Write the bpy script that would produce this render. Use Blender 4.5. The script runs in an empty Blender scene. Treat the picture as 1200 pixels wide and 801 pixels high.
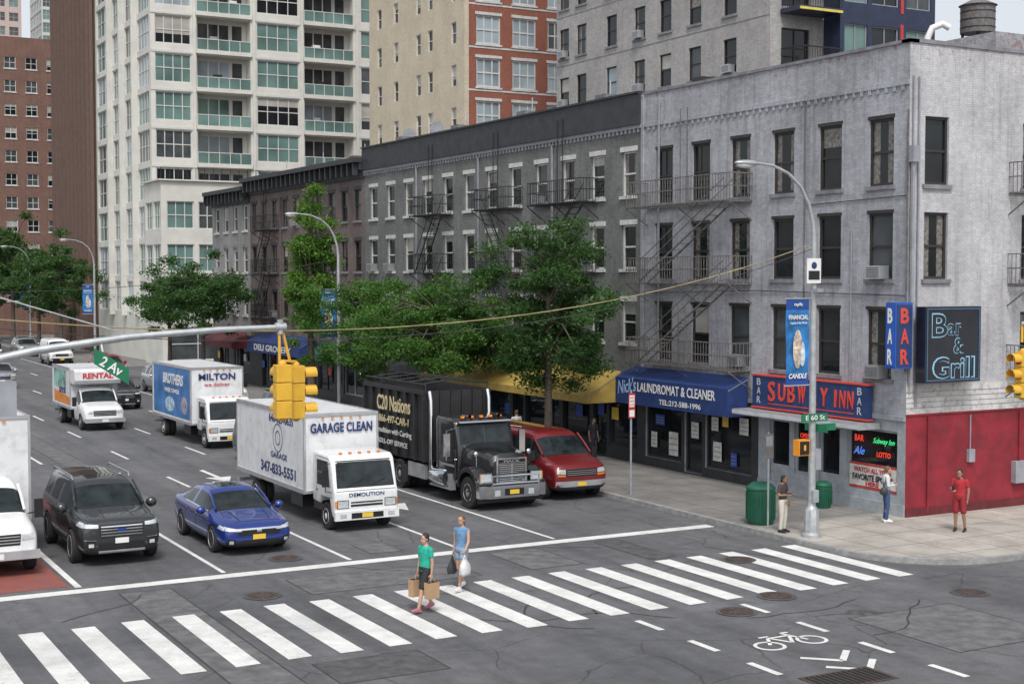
import bpy, math, random, bmesh
import numpy as np
from mathutils import Vector, Matrix
from mathutils.bvhtree import BVHTree
R=math.radians
random.seed(7); np.random.seed(7)
SC=bpy.context.scene
COL=SC.collection

# ---------------------------------------------------------------- materials
_M={}
def _nt(name):
    m=bpy.data.materials.new(name); m.use_nodes=True
    nt=m.node_tree; b=nt.nodes['Principled BSDF']
    return m,nt,b
def _pos(nt):
    return nt.nodes.new('ShaderNodeNewGeometry').outputs['Position']
def _noise(nt,vec,scale,detail=4,rough=.6):
    n=nt.nodes.new('ShaderNodeTexNoise'); n.inputs['Scale'].default_value=scale
    n.inputs['Detail'].default_value=detail; n.inputs['Roughness'].default_value=rough
    nt.links.new(vec,n.inputs['Vector']); return n.outputs['Fac']
def _ramp(nt,fac,a,b,ca=(0,0,0,1),cb=(1,1,1,1)):
    r=nt.nodes.new('ShaderNodeValToRGB'); e=r.color_ramp.elements
    e[0].position=a; e[1].position=b; e[0].color=ca; e[1].color=cb
    nt.links.new(fac,r.inputs['Fac']); return r.outputs['Color']
def _mix(nt,fac,a,b,mode='MIX'):
    n=nt.nodes.new('ShaderNodeMix'); n.data_type='RGBA'; n.blend_type=mode
    for s,v in ((n.inputs[0],fac),(n.inputs[6],a),(n.inputs[7],b)):
        if isinstance(v,(float,int)): s.default_value=v
        elif isinstance(v,tuple): s.default_value=(v[0],v[1],v[2],1)
        else: nt.links.new(v,s)
    return n.outputs[2]
def _math(nt,op,a,b=None):
    n=nt.nodes.new('ShaderNodeMath'); n.operation=op
    for i,v in enumerate((a,b)):
        if v is None: continue
        if isinstance(v,(float,int)): n.inputs[i].default_value=v
        else: nt.links.new(v,n.inputs[i])
    return n.outputs[0]
def _bump(nt,b,h,strength,dist=.01):
    n=nt.nodes.new('ShaderNodeBump'); n.inputs['Strength'].default_value=strength; n.inputs['Distance'].default_value=dist
    nt.links.new(h,n.inputs['Height']); nt.links.new(n.outputs['Normal'],b.inputs['Normal'])
def pm(name,col,rough=.6,metal=0,var=.12,scale=2.5,bump=0,bscale=40,coat=0,spec=.5,emis=0,dirt=0):
    if name in _M: return _M[name]
    m,nt,b=_nt(name); p=_pos(nt)
    n1=_noise(nt,p,scale,2)
    f=_ramp(nt,n1,.3,.7,(1-var,)*3+(1,),(1+var,)*3+(1,))
    c=_mix(nt,1.0,tuple(col),f,'MULTIPLY')
    if dirt:
        d=_ramp(nt,_noise(nt,p,scale*2.3,6,.7),.5,.72)
        d=_math(nt,'MULTIPLY',d,dirt); c=_mix(nt,d,c,(.05,.045,.04))
    nt.links.new(c,b.inputs['Base Color'])
    b.inputs['Roughness'].default_value=rough; b.inputs['Metallic'].default_value=metal
    b.inputs['Coat Weight'].default_value=coat; b.inputs['Coat Roughness'].default_value=.04
    b.inputs['Specular IOR Level'].default_value=spec
    if emis:
        b.inputs['Emission Color'].default_value=tuple(col)+(1,); b.inputs['Emission Strength'].default_value=emis
    if bump: _bump(nt,b,_noise(nt,p,bscale,3),bump)
    _M[name]=m; return m
def _walluv(nt):
    g=nt.nodes.new('ShaderNodeNewGeometry')
    s=nt.nodes.new('ShaderNodeSeparateXYZ'); nt.links.new(g.outputs['Position'],s.inputs[0])
    n=nt.nodes.new('ShaderNodeSeparateXYZ'); nt.links.new(g.outputs['True Normal'],n.inputs[0])
    ax=_math(nt,'ABSOLUTE',n.outputs[0]); ay=_math(nt,'ABSOLUTE',n.outputs[1])
    u=_math(nt,'ADD',_math(nt,'MULTIPLY',s.outputs[0],ay),_math(nt,'MULTIPLY',s.outputs[1],ax))
    c=nt.nodes.new('ShaderNodeCombineXYZ'); nt.links.new(u,c.inputs[0]); nt.links.new(s.outputs[2],c.inputs[1])
    return c.outputs[0],s.outputs[2],g.outputs['Position'],u
def brick(name,c1,c2,mortar,bw=.21,bh=.07,ms=.008,stain=.35,peel=None,rough=.85,streak=.5):
    m,nt,b=_nt(name); uv,z,p,u=_walluv(nt)
    t=nt.nodes.new('ShaderNodeTexBrick'); nt.links.new(uv,t.inputs['Vector'])
    t.inputs['Scale'].default_value=1; t.inputs['Brick Width'].default_value=bw; t.inputs['Row Height'].default_value=bh
    t.inputs['Mortar Size'].default_value=ms; t.inputs['Color1'].default_value=c1+(1,); t.inputs['Color2'].default_value=c2+(1,)
    t.inputs['Mortar'].default_value=mortar+(1,); t.inputs['Mortar Smooth'].default_value=.3
    c=t.outputs['Color']
    big=_ramp(nt,_noise(nt,p,.5,8,.7),.32,.70,(1-stain,)*3+(1,),(1.12,1.12,1.12,1))
    c=_mix(nt,1.0,c,big,'MULTIPLY')
    mot=_ramp(nt,_noise(nt,p,5.5,5,.75),.3,.7,(.84,.84,.84,1),(1.14,1.14,1.14,1)); c=_mix(nt,1.0,c,mot,'MULTIPLY')
    # vertical rain streaks
    cm=nt.nodes.new('ShaderNodeCombineXYZ'); nt.links.new(_math(nt,'MULTIPLY',u,4.0),cm.inputs[0]); nt.links.new(_math(nt,'MULTIPLY',z,.22),cm.inputs[1])
    st=_ramp(nt,_noise(nt,cm.outputs[0],1.0,6,.65),.50,.74); st=_math(nt,'MULTIPLY',st,streak)
    c=_mix(nt,st,c,_mix(nt,1.0,c,(.42,.40,.39),'MULTIPLY'))
    if peel:
        zf=nt.nodes.new('ShaderNodeMapRange'); zf.inputs[1].default_value=peel[1]; zf.inputs[2].default_value=peel[2]
        zf.inputs[3].default_value=-.14; zf.inputs[4].default_value=.10; nt.links.new(z,zf.inputs[0])
        k=_ramp(nt,_math(nt,'ADD',_noise(nt,p,3.2,8,.8),zf.outputs[0]),.62,.67)
        c=_mix(nt,_math(nt,'MULTIPLY',k,.7),c,peel[0])
    nt.links.new(c,b.inputs['Base Color']); b.inputs['Roughness'].default_value=rough
    h=_math(nt,'SUBTRACT',_noise(nt,p,30,3),t.outputs['Fac']); _bump(nt,b,h,.45,.012)
    _M[name]=m; return m
def glass(name,col,rough=.03,var=.3,scale=.7):
    if name in _M: return _M[name]
    m,nt,b=_nt(name); p=_pos(nt)
    f=_ramp(nt,_noise(nt,p,scale,2),.35,.65,(1-var,)*3+(1,),(1+var,)*3+(1,))
    nt.links.new(_mix(nt,1.0,tuple(col),f,'MULTIPLY'),b.inputs['Base Color'])
    b.inputs['Roughness'].default_value=rough; b.inputs['Specular IOR Level'].default_value=.45
    _bump(nt,b,_noise(nt,p,1.3,2),.08,.03)
    _M[name]=m; return m
def asphalt_mat():
    m,nt,b=_nt('asphalt'); p=_pos(nt)
    big=_ramp(nt,_noise(nt,p,.16,6,.6),.3,.7,(.092,.094,.100,1),(.150,.151,.158,1))
    fine=_ramp(nt,_noise(nt,p,26,4,.8),.25,.75,(.60,.60,.60,1),(1.40,1.40,1.40,1))
    c=_mix(nt,1.0,big,fine,'MULTIPLY')
    s=nt.nodes.new('ShaderNodeSeparateXYZ'); nt.links.new(p,s.inputs[0])
    cm=nt.nodes.new('ShaderNodeCombineXYZ'); nt.links.new(_math(nt,'MULTIPLY',s.outputs[0],1.1),cm.inputs[0]); nt.links.new(_math(nt,'MULTIPLY',s.outputs[1],.05),cm.inputs[1])
    w=_ramp(nt,_noise(nt,cm.outputs[0],1.0,4,.6),.42,.7,(1,1,1,1),(.66,.66,.67,1)); c=_mix(nt,1.0,c,w,'MULTIPLY')
    # thin lengthwise tyre scuffs
    cm2=nt.nodes.new('ShaderNodeCombineXYZ'); nt.links.new(_math(nt,'MULTIPLY',s.outputs[0],9.0),cm2.inputs[0]); nt.links.new(_math(nt,'MULTIPLY',s.outputs[1],.12),cm2.inputs[1])
    sc_=_ramp(nt,_noise(nt,cm2.outputs[0],1.0,3,.6),.60,.75,(1,1,1,1),(.80,.80,.80,1)); c=_mix(nt,1.0,c,sc_,'MULTIPLY')
    mid=_ramp(nt,_noise(nt,p,1.9,6,.75),.35,.65,(.80,.80,.80,1),(1.14,1.14,1.14,1)); c=_mix(nt,1.0,c,mid,'MULTIPLY')
    o=_ramp(nt,_noise(nt,p,.9,5,.7),.58,.74); c=_mix(nt,_math(nt,'MULTIPLY',o,.6),c,(.045,.045,.048))
    d=nt.nodes.new('ShaderNodeTexNoise'); d.inputs['Scale'].default_value=.8; d.inputs['Detail'].default_value=6; nt.links.new(p,d.inputs['Vector'])
    dv=_mix(nt,.55,p,d.outputs['Color'],'ADD')
    v=nt.nodes.new('ShaderNodeTexVoronoi'); v.feature='DISTANCE_TO_EDGE'; v.inputs['Scale'].default_value=.33; nt.links.new(dv,v.inputs['Vector'])
    k=_ramp(nt,v.outputs['Distance'],.002,.008,(1,1,1,1),(0,0,0,1))
    mk=_ramp(nt,_noise(nt,p,.25,2),.40,.55)
    k=_math(nt,'MULTIPLY',k,mk); c=_mix(nt,_math(nt,'MULTIPLY',k,.75),c,(.03,.03,.032))
    nt.links.new(c,b.inputs['Base Color']); b.inputs['Roughness'].default_value=.82
    _bump(nt,b,_noise(nt,p,60,4,.8),.4,.006)
    return m
def paint_mat(name,col,thr=.60,dirt=(.11,.11,.113)):
    m,nt,b=_nt(name); p=_pos(nt)
    s=nt.nodes.new('ShaderNodeSeparateXYZ'); nt.links.new(p,s.inputs[0])
    cm=nt.nodes.new('ShaderNodeCombineXYZ'); nt.links.new(_math(nt,'MULTIPLY',s.outputs[0],1.3),cm.inputs[0]); nt.links.new(_math(nt,'MULTIPLY',s.outputs[1],.25),cm.inputs[1])
    tr=_math(nt,'MULTIPLY',_noise(nt,cm.outputs[0],1,3),.22)
    a=_ramp(nt,_math(nt,'ADD',_noise(nt,p,11,8,.85),tr),thr+.10,thr+.16)
    a2=_ramp(nt,_noise(nt,p,1.6,5,.7),.35,.7,(.72,.72,.71,1),(1,1,1,1))
    c=_mix(nt,1.0,tuple(col),a2,'MULTIPLY'); c=_mix(nt,a,c,dirt)
    nt.links.new(c,b.inputs['Base Color']); b.inputs['Roughness'].default_value=.7
    _bump(nt,b,_noise(nt,p,60,4,.8),.3,.005)
    return m
def slab_mat(name,c1,c2,size=1.52,joint=(.10,.095,.09)):
    m,nt,b=_nt(name); p=_pos(nt)
    t=nt.nodes.new('ShaderNodeTexBrick'); nt.links.new(p,t.inputs['Vector']); t.offset=0
    t.inputs['Scale'].default_value=1; t.inputs['Brick Width'].default_value=size; t.inputs['Row Height'].default_value=size
    t.inputs['Mortar Size'].default_value=.014; t.inputs['Color1'].default_value=c1+(1,); t.inputs['Color2'].default_value=c2+(1,); t.inputs['Mortar'].default_value=joint+(1,)
    st=_ramp(nt,_noise(nt,p,.7,7,.7),.3,.72,(.62,.61,.60,1),(1.15,1.15,1.15,1)); c=_mix(nt,1.0,t.outputs['Color'],st,'MULTIPLY')
    gum=_ramp(nt,_noise(nt,p,7,2,.5),.66,.70); c=_mix(nt,_math(nt,'MULTIPLY',gum,.5),c,(.07,.07,.07))
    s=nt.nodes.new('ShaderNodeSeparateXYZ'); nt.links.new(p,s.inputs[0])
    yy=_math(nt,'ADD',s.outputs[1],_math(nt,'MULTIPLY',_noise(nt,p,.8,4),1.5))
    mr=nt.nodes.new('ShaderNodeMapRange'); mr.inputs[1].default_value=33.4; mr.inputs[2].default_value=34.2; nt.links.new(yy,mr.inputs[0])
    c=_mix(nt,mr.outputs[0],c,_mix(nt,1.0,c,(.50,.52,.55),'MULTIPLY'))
    nt.links.new(c,b.inputs['Base Color']); b.inputs['Roughness'].default_value=.85
    _bump(nt,b,_noise(nt,p,40,4),.25,.006); return m
def leaf_mat(name,col,col2):
    m,nt,b=_nt(name); p=_pos(nt)
    f=_ramp(nt,_noise(nt,p,1.1,2),.35,.65); f2=_ramp(nt,_noise(nt,p,11,1),.3,.7,(.6,.6,.6,1),(1.4,1.4,1.4,1))
    c=_mix(nt,f,tuple(col),tuple(col2)); c=_mix(nt,1.0,c,f2,'MULTIPLY')
    nt.links.new(c,b.inputs['Base Color']); b.inputs['Roughness'].default_value=.6; b.inputs['Specular IOR Level'].default_value=.25
    t=nt.nodes.new('ShaderNodeBsdfTranslucent'); nt.links.new(_mix(nt,1.0,c,(1.5,1.7,.6),'MULTIPLY'),t.inputs['Color'])
    mx=nt.nodes.new('ShaderNodeMixShader'); mx.inputs[0].default_value=.33
    nt.links.new(b.outputs[0],mx.inputs[1]); nt.links.new(t.outputs[0],mx.inputs[2])
    nt.links.new(mx.outputs[0],nt.nodes['Material Output'].inputs['Surface']); return m

WHITE=pm('white_paint',(.74,.74,.73),.45,var=.06,dirt=.12)
BLACK=pm('black_paint',(.015,.015,.017),.35,var=.2)
DARK=pm('dark_void',(.012,.012,.013),.7,var=.3)
RUB=pm('tyre_rubber',(.022,.022,.023),.8,var=.2)
STEEL=pm('galvanised_steel',(.44,.46,.47),.45,.5,var=.15,scale=5)
CHROME=pm('chrome',(.75,.76,.78),.12,1.0,var=.05)
ALU=pm('aluminium',(.55,.56,.58),.35,.7,var=.1)
IRON=pm('iron_painted',(.02,.02,.022),.55,var=.3)
IRONR=pm('iron_rusty_grey',(.14,.13,.125),.7,var=.35,scale=6)
GL_D=glass('window_glass_dark',(.014,.017,.020))
GL_M=glass('window_glass_mid',(.060,.068,.073))
GL_B=glass('window_glass_blind',(.38,.37,.34),.12,.15)
GL_G=glass('window_glass_green',(.12,.20,.185),.06,.35,.25)
GL_S=glass('window_glass_pale_blue',(.28,.34,.38),.06,.3,.3)
GL_C=glass('car_glass',(.014,.020,.022),.02,.5,2.2)
HEAD=pm('headlamp_lens',(.62,.66,.68),.08,.35,var=.15,scale=20,coat=1)
AMB=pm('amber_lens',(.7,.22,.02),.2,var=.05)
REDL=pm('red_lens',(.5,.02,.02),.2,var=.05)
YEL=pm('signal_yellow',(.66,.38,.035),.45,var=.12,dirt=.15)
NYPL=pm('plate_yellow',(.75,.5,.05),.4,var=.05)

# ---------------------------------------------------------------- mesh builder
class MB:
    def __init__(s): s.v=[]; s.f=[]; s.m=[]; s.mats=[]
    def mi(s,mat):
        if mat not in s.mats: s.mats.append(mat)
        return s.mats.index(mat)
    def face(s,pts,mat):
        k=len(s.v); s.v.extend([tuple(p) for p in pts]); s.f.append(tuple(range(k,k+len(pts)))); s.m.append(s.mi(mat))
    def hexa(s,c,mat):
        k=len(s.v); s.v.extend([tuple(p) for p in c]); i=s.mi(mat)
        for q in ((0,3,2,1),(4,5,6,7),(0,1,5,4),(1,2,6,5),(2,3,7,6),(3,0,4,7)):
            s.f.append(tuple(k+j for j in q)); s.m.append(i)
    def box(s,x0,x1,y0,y1,z0,z1,mat):
        if x1<x0: x0,x1=x1,x0
        if y1<y0: y0,y1=y1,y0
        if z1<z0: z0,z1=z1,z0
        s.hexa([(x0,y0,z0),(x1,y0,z0),(x1,y1,z0),(x0,y1,z0),(x0,y0,z1),(x1,y0,z1),(x1,y1,z1),(x0,y1,z1)],mat)
    def bar(s,p0,p1,w,h,mat):
        p0=Vector(p0);p1=Vector(p1);d=(p1-p0)
        if d.length<1e-6: return
        d.normalize(); up=Vector((0,0,1)) if abs(d.z)<.95 else Vector((0,1,0))
        a=d.cross(up).normalized()*w/2; b=a.cross(d).normalized()*h/2
        s.hexa([p0-a-b,p0+a-b,p0+a+b,p0-a+b,p1-a-b,p1+a-b,p1+a+b,p1-a+b],mat)
    def tube(s,pts,rs,n,mat,cap=True):
        pts=[Vector(p) for p in pts]
        if not isinstance(rs,(list,tuple)): rs=[rs]*len(pts)
        k=len(s.v); i=s.mi(mat); a=None
        for j,p in enumerate(pts):
            d=(pts[min(j+1,len(pts)-1)]-pts[max(j-1,0)]).normalized()
            if a is None:
                up=Vector((0,0,1)) if abs(d.z)<.9 else Vector((1,0,0)); a=d.cross(up).normalized()
            else: a=(a-d*a.dot(d)).normalized()
            b=d.cross(a)
            for q in range(n):
                t=2*math.pi*q/n; s.v.append(tuple(p+(a*math.cos(t)+b*math.sin(t))*rs[j]))
        for j in range(len(pts)-1):
            for q in range(n):
                s.f.append((k+j*n+q,k+j*n+(q+1)%n,k+(j+1)*n+(q+1)%n,k+(j+1)*n+q)); s.m.append(i)
        if cap:
            s.f.append(tuple(k+q for q in range(n))[::-1]); s.m.append(i)
            e=k+(len(pts)-1)*n; s.f.append(tuple(e+q for q in range(n))); s.m.append(i)
    def lathe(s,c,axis,prof,n,mat,sy=1.0):
        k=len(s.v); i=s.mi(mat); c=Vector(c)
        for r,a in prof:
            for q in range(n):
                t=2*math.pi*q/n; x,y=r*math.cos(t),r*math.sin(t)
                if axis=='z': o=Vector((x,y*sy,a))
                elif axis=='x': o=Vector((a,x,y))
                else: o=Vector((x,a,y))
                s.v.append(tuple(c+o))
        for j in range(len(prof)-1):
            for q in range(n):
                s.f.append((k+j*n+q,k+j*n+(q+1)%n,k+(j+1)*n+(q+1)%n,k+(j+1)*n+q)); s.m.append(i)
        for j,rev in ((0,True),(len(prof)-1,False)):
            if prof[j][0]>1e-4:
                t=tuple(k+j*n+q for q in range(n)); s.f.append(t[::-1] if rev else t); s.m.append(i)
    def ball(s,c,rx,ry,rz,mat,n=12,m=8):
        k=len(s.v); i=s.mi(mat); c=Vector(c)
        for a in range(1,m):
            ph=math.pi*a/m
            for q in range(n):
                t=2*math.pi*q/n; s.v.append((c.x+rx*math.sin(ph)*math.cos(t),c.y+ry*math.sin(ph)*math.sin(t),c.z+rz*math.cos(ph)))
        s.v.append((c.x,c.y,c.z+rz)); s.v.append((c.x,c.y,c.z-rz)); T=len(s.v)-2; B=T+1
        for a in range(m-2):
            for q in range(n):
                s.f.append((k+a*n+q,k+(a+1)*n+q,k+(a+1)*n+(q+1)%n,k+a*n+(q+1)%n)); s.m.append(i)
        for q in range(n):
            s.f.append((T,k+q,k+(q+1)%n)); s.m.append(i)
            s.f.append((B,k+(m-2)*n+(q+1)%n,k+(m-2)*n+q)); s.m.append(i)
    def prism(s,prof,x0,x1,mat):
        k=len(s.v); i=s.mi(mat); n=len(prof)
        for x in (x0,x1):
            for y,z in prof: s.v.append((x,y,z))
        s.f.append(tuple(range(k,k+n))); s.m.append(i)
        s.f.append(tuple(range(k+2*n-1,k+n-1,-1))); s.m.append(i)
        for q in range(n):
            s.f.append((k+q,k+n+q,k+n+(q+1)%n,k+(q+1)%n)); s.m.append(i)
    def mesh(s,name):
        me=bpy.data.meshes.new(name); me.from_pydata(s.v,[],s.f)
        for m in s.mats: me.materials.append(m)
        me.polygons.foreach_set('material_index',s.m); me.update(); return me
    def obj(s,name,parent=None,loc=None,rz=0,smooth=0,bevel=0):
        me=s.mesh(name)
        if smooth: smooth_me(me,smooth)
        o=bpy.data.objects.new(name,me); COL.objects.link(o)
        if parent: o.parent=parent
        if loc: o.location=loc
        o.rotation_euler[2]=rz
        if bevel:
            b=o.modifiers.new('bevel','BEVEL'); b.width=bevel; b.segments=2; b.limit_method='ANGLE'; b.angle_limit=R(40)
        return o
def smooth_me(me,ang=35):
    me.polygons.foreach_set('use_smooth',[True]*len(me.polygons))
    try: me.set_sharp_from_angle(angle=R(ang))
    except Exception: pass
def empty(name,loc=(0,0,0),rz=0):
    e=bpy.data.objects.new(name,None); COL.objects.link(e); e.location=loc; e.rotation_euler[2]=rz; return e
def bake(o):
    dg=bpy.context.evaluated_depsgraph_get(); me=bpy.data.meshes.new_from_object(o.evaluated_get(dg))
    bpy.data.objects.remove(o); return me
def link(me,name,parent=None,smooth=0):
    if smooth: smooth_me(me,smooth)
    o=bpy.data.objects.new(name,me); COL.objects.link(o)
    if parent: o.parent=parent
    return o
def text(s,w,h,loc,face,mat,parent=None,ext=.006,name='lettering',bold=0,rot=0,shear=0):
    c=bpy.data.curves.new('t','FONT'); c.body=s; c.size=1; c.align_x='CENTER'; c.align_y='CENTER'; c.extrude=.01; c.offset=bold; c.resolution_u=3; c.shear=shear
    o=bpy.data.objects.new('t',c); COL.objects.link(o); me=bake(o); bpy.data.curves.remove(c)
    n=len(me.vertices); co=np.zeros(n*3); me.vertices.foreach_get('co',co); co=co.reshape(-1,3)
    mn=co.min(0); mx=co.max(0); cc=(mn+mx)/2; sz=np.maximum(mx-mn,1e-5)
    co=(co-cc); co[:,0]*=w/sz[0]; co[:,1]*=h/sz[1]; co[:,2]*=ext/sz[2]
    me.vertices.foreach_set('co',co.reshape(-1)); me.materials.clear(); me.materials.append(mat)
    o=bpy.data.objects.new(name,me); COL.objects.link(o); o.location=loc
    base={'-Y':(R(90),0,0),'-X':(R(90),0,R(-90)),'+Y':(R(90),0,R(180)),'up':(0,0,0)}[face]
    m=Matrix.Rotation(base[2],4,'Z')@Matrix.Rotation(base[0],4,'X')@Matrix.Rotation(rot,4,'Z')
    o.rotation_euler=m.to_euler()
    if parent: o.parent=parent
    return o

# ---------------------------------------------------------------- ground, roads, pavements
ASPH=asphalt_mat()
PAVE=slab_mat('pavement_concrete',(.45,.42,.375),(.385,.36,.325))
KERB=pm('kerb_granite',(.27,.27,.265),.75,var=.25,scale=4,bump=.3)
MARK=paint_mat('road_paint_white',(.78,.78,.76),.60)
BUSR=paint_mat('bus_lane_red',(.30,.085,.065),.54)
PATCH=pm('asphalt_patch',(.078,.078,.082),.9,var=.35,scale=3,bump=.4,bscale=60)
PATCH2=pm('asphalt_patch_pale',(.125,.125,.127),.9,var=.32,scale=2.5,bump=.4,bscale=60,dirt=.3)
g=MB(); g.face([(-1500,-1500,-.012),(1500,-1500,-.012),(1500,1500,-.012),(-1500,1500,-.012)],pm('ground_soil',(.12,.12,.12),.95,var=.3,scale=.05)); g.obj('ground')
KX=26.2
def sheet(mb,x0,x1,y0,y1,z,mat): mb.face([(x0,y0,z),(x1,y0,z),(x1,y1,z),(x0,y1,z)],mat)
r=MB(); sheet(r,3.4,KX+4,-120,600,-.004,ASPH); r.obj('avenue_road')
r=MB(); sheet(r,KX+4,300,8,30,-.004,ASPH); sheet(r,-100,3.4,8,30,-.004,ASPH); r.obj('cross_street_road')
r=MB(); sheet(r,KX+4,300,104,123,-.004,ASPH); sheet(r,KX+4,300,168,186,-.004,ASPH); r.obj('side_street_road')
def block(name,x0,x1,y0,y1,rc=3.2):
    def path(o):
        P=[]; r_=rc-o; xa=x0+o; ya=y0+o; yb=y1-o; xb=x1-o
        for k in range(13):
            t=R(180+90*k/12); P.append((xa+r_+r_*math.cos(t),ya+r_+r_*math.sin(t)))
        P.append((xb,ya)); P.append((xb,yb))
        for k in range(13):
            t=R(90+90*k/12); P.append((xa+r_+r_*math.cos(t),yb-r_+r_*math.sin(t)))
        return P
    A=path(0); B=path(.18); n=len(A); mb=MB(); h=.14
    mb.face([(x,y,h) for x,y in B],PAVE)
    for i in range(n):
        j=(i+1)%n
        mb.face([(A[i][0],A[i][1],h),(A[j][0],A[j][1],h),(B[j][0],B[j][1],h),(B[i][0],B[i][1],h)],KERB)
        mb.face([(A[i][0],A[i][1],-.01),(A[j][0],A[j][1],-.01),(A[j][0],A[j][1],h),(A[i][0],A[i][1],h)],KERB)
    mb.obj(name)
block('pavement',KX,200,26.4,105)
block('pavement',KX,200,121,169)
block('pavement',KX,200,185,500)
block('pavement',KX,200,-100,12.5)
mb=MB(); mb.box(-100,3.4,27,500,-.01,.14,PAVE); mb.box(-100,3.4,-100,11,-.01,.14,PAVE); mb.obj('pavement')
mk=MB(); Z=.004
X=3.05
while X<25.7:
    a=random.uniform(-.05,.05); b=random.uniform(-.05,.05); d=random.uniform(-.025,.025)
    mk.face([(X,26.35+a,Z),(X+.5,26.35+a+d,Z),(X+.5+d,30.95+b,Z),(X+d,30.95+b,Z)],MARK); X+=1.075
mk.obj('crosswalk_marking')
mk=MB(); sheet(mk,3.6,25.9,34.35,34.8,Z,MARK)
for x in (10.9,14.35,17.6,20.65):
    sheet(mk,x-.06,x+.06,35.0,47.0,Z,MARK)
    y=50
    while y<230: sheet(mk,x-.06,x+.06,y,y+3,Z,MARK); y+=9
sheet(mk,7.2,7.36,35.0,170,Z+.004,MARK)
y=52
while y<160: sheet(mk,23.55,23.65,y,y+60,Z,MARK); y+=62
for ax,ay in ((19.1,43),(12.6,55),(16,52),(19.1,49),(9.1,60)):
    sheet(mk,ax-.09,ax+.09,ay,ay+2.2,Z,MARK); mk.face([(ax-.5,ay,Z),(ax,ay-1.4,Z),(ax+.5,ay,Z)],MARK)
for i in range(9):
    y=25.2-i*1.95
    sheet(mk,17.2,17.36,y-.45,y+.5,Z,MARK)
    sheet(mk,20.2,20.36,y-.3,y+.65,Z,MARK)
mk.obj('lane_marking')
mk=MB(); sheet(mk,3.6,7.1,35.2,160,.002,BUSR); mk.obj('bus_lane_marking')
mk=MB(); bx,by=19.0,22.6
def ring(cx,cy,r0,r1,n=28):
    for i in range(n):
        a,b=2*math.pi*i/n,2*math.pi*(i+1)/n
        mk.face([(cx+r0*math.cos(a),cy+r0*math.sin(a),Z),(cx+r1*math.cos(a),cy+r1*math.sin(a),Z),(cx+r1*math.cos(b),cy+r1*math.sin(b),Z),(cx+r0*math.cos(b),cy+r0*math.sin(b),Z)],MARK)
def ln(a,b,w=.08,z=Z):
    a=Vector((a[0],a[1],z));b=Vector((b[0],b[1],z));d=(b-a).normalized();n_=Vector((-d.y,d.x,0))*w/2
    mk.face([a-n_,b-n_,b+n_,a+n_],MARK)
ring(bx-.55,by,.26,.34); ring(bx+.55,by,.26,.34)
ln((bx-.5,by+.05),(bx-.2,by+.5)); ln((bx-.2,by+.5),(bx+.35,by+.5)); ln((bx+.5,by+.05),(bx+.3,by+.7)); ln((bx-.15,by+.45),(bx+.05,by)); ln((bx+.05,by),(bx+.33,by+.46)); ln((bx-.35,by+.62),(bx-.1,by+.62)); ln((bx+.3,by+.72),(bx+.5,by+.72))
for k in (0,.75):
    ln((bx-.6,by-1.0-k),(bx,by-1.55-k),.14); ln((bx+.6,by-1.0-k),(bx,by-1.55-k),.14)
mk.obj('bicycle_marking')
pt=MB(); TAR=pm('tar_seal',(.04,.04,.042),.6,var=.2)
for (x0,x1,y0,y1,m_) in ((21.5,24.5,20.4,23.6,PATCH2),(8,9.2,20,33.8,PATCH2),(12,16.5,31.6,33.4,PATCH2),(15.2,16.1,35.5,36.9,PATCH2),(18,19.5,31.6,34,PATCH2),(26.5,40,19,21,PATCH),(21.4,22.2,31.2,34,PATCH),(11.6,12.5,47,70,PATCH2),(9.8,12.0,24.3,25.8,PATCH)):
    sheet(pt,x0,x1,y0,y1,0.0,m_)
    for q in ((x0-.03,x1+.03,y0-.04,y0),(x0-.03,x1+.03,y1,y1+.04),(x0-.04,x0,y0,y1),(x1,x1+.04,y0,y1)): sheet(pt,*q,0.0,TAR)
pt.obj('road_repair_patch')
tc=MB()
for k in range(11):
    x,y=random.uniform(6,24),random.uniform(20,34); a=random.uniform(0,6.28)
    for i in range(random.randint(4,10)):
        a+=random.uniform(-.5,.5); x2,y2=x+.5*math.cos(a),y+.5*math.sin(a); d=Vector((-(y2-y),x2-x,0)).normalized()*.022
        tc.face([(x-d.x,y-d.y,.0015),(x2-d.x,y2-d.y,.0015),(x2+d.x,y2+d.y,.0015),(x+d.x,y+d.y,.0015)],TAR); x,y=x2,y2
tc.obj('tar_crack_seal')
MHM=pm('manhole_iron',(.095,.072,.062),.6,.4,var=.3,scale=8)
def manhole(x,y,r=.38):
    m_=MB(); m_.lathe((x,y,0),'z',[(r+.09,.009),(r+.09,.012),(r+.01,.012)],28,PATCH)
    m_.lathe((x,y,0),'z',[(r,.010),(r,.018),(r*.9,.018),(r*.88,.014),(r*.5,.014),(r*.48,.019),(.1,.019)],28,MHM)
    for i in range(12):
        a=2*math.pi*i/12; m_.bar((x+r*.52*math.cos(a),y+r*.52*math.sin(a),.019),(x+r*.85*math.cos(a),y+r*.85*math.sin(a),.019),.03,.006,MHM)
    m_.obj('manhole_cover')
for p in ((21.5,26.1),(19.7,25.3),(10.9,32.0),(23.4,30.0),(25.8,24.2),(12.9,36.0)): manhole(*p)
m_=MB(); m_.box(17.4,19.1,19.6,20.5,.0,.01,MHM)
for i in range(12): m_.box(17.5+i*.13,17.56+i*.13,19.68,20.42,.0101,.02,DARK)
m_.obj('drain_grate')

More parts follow.
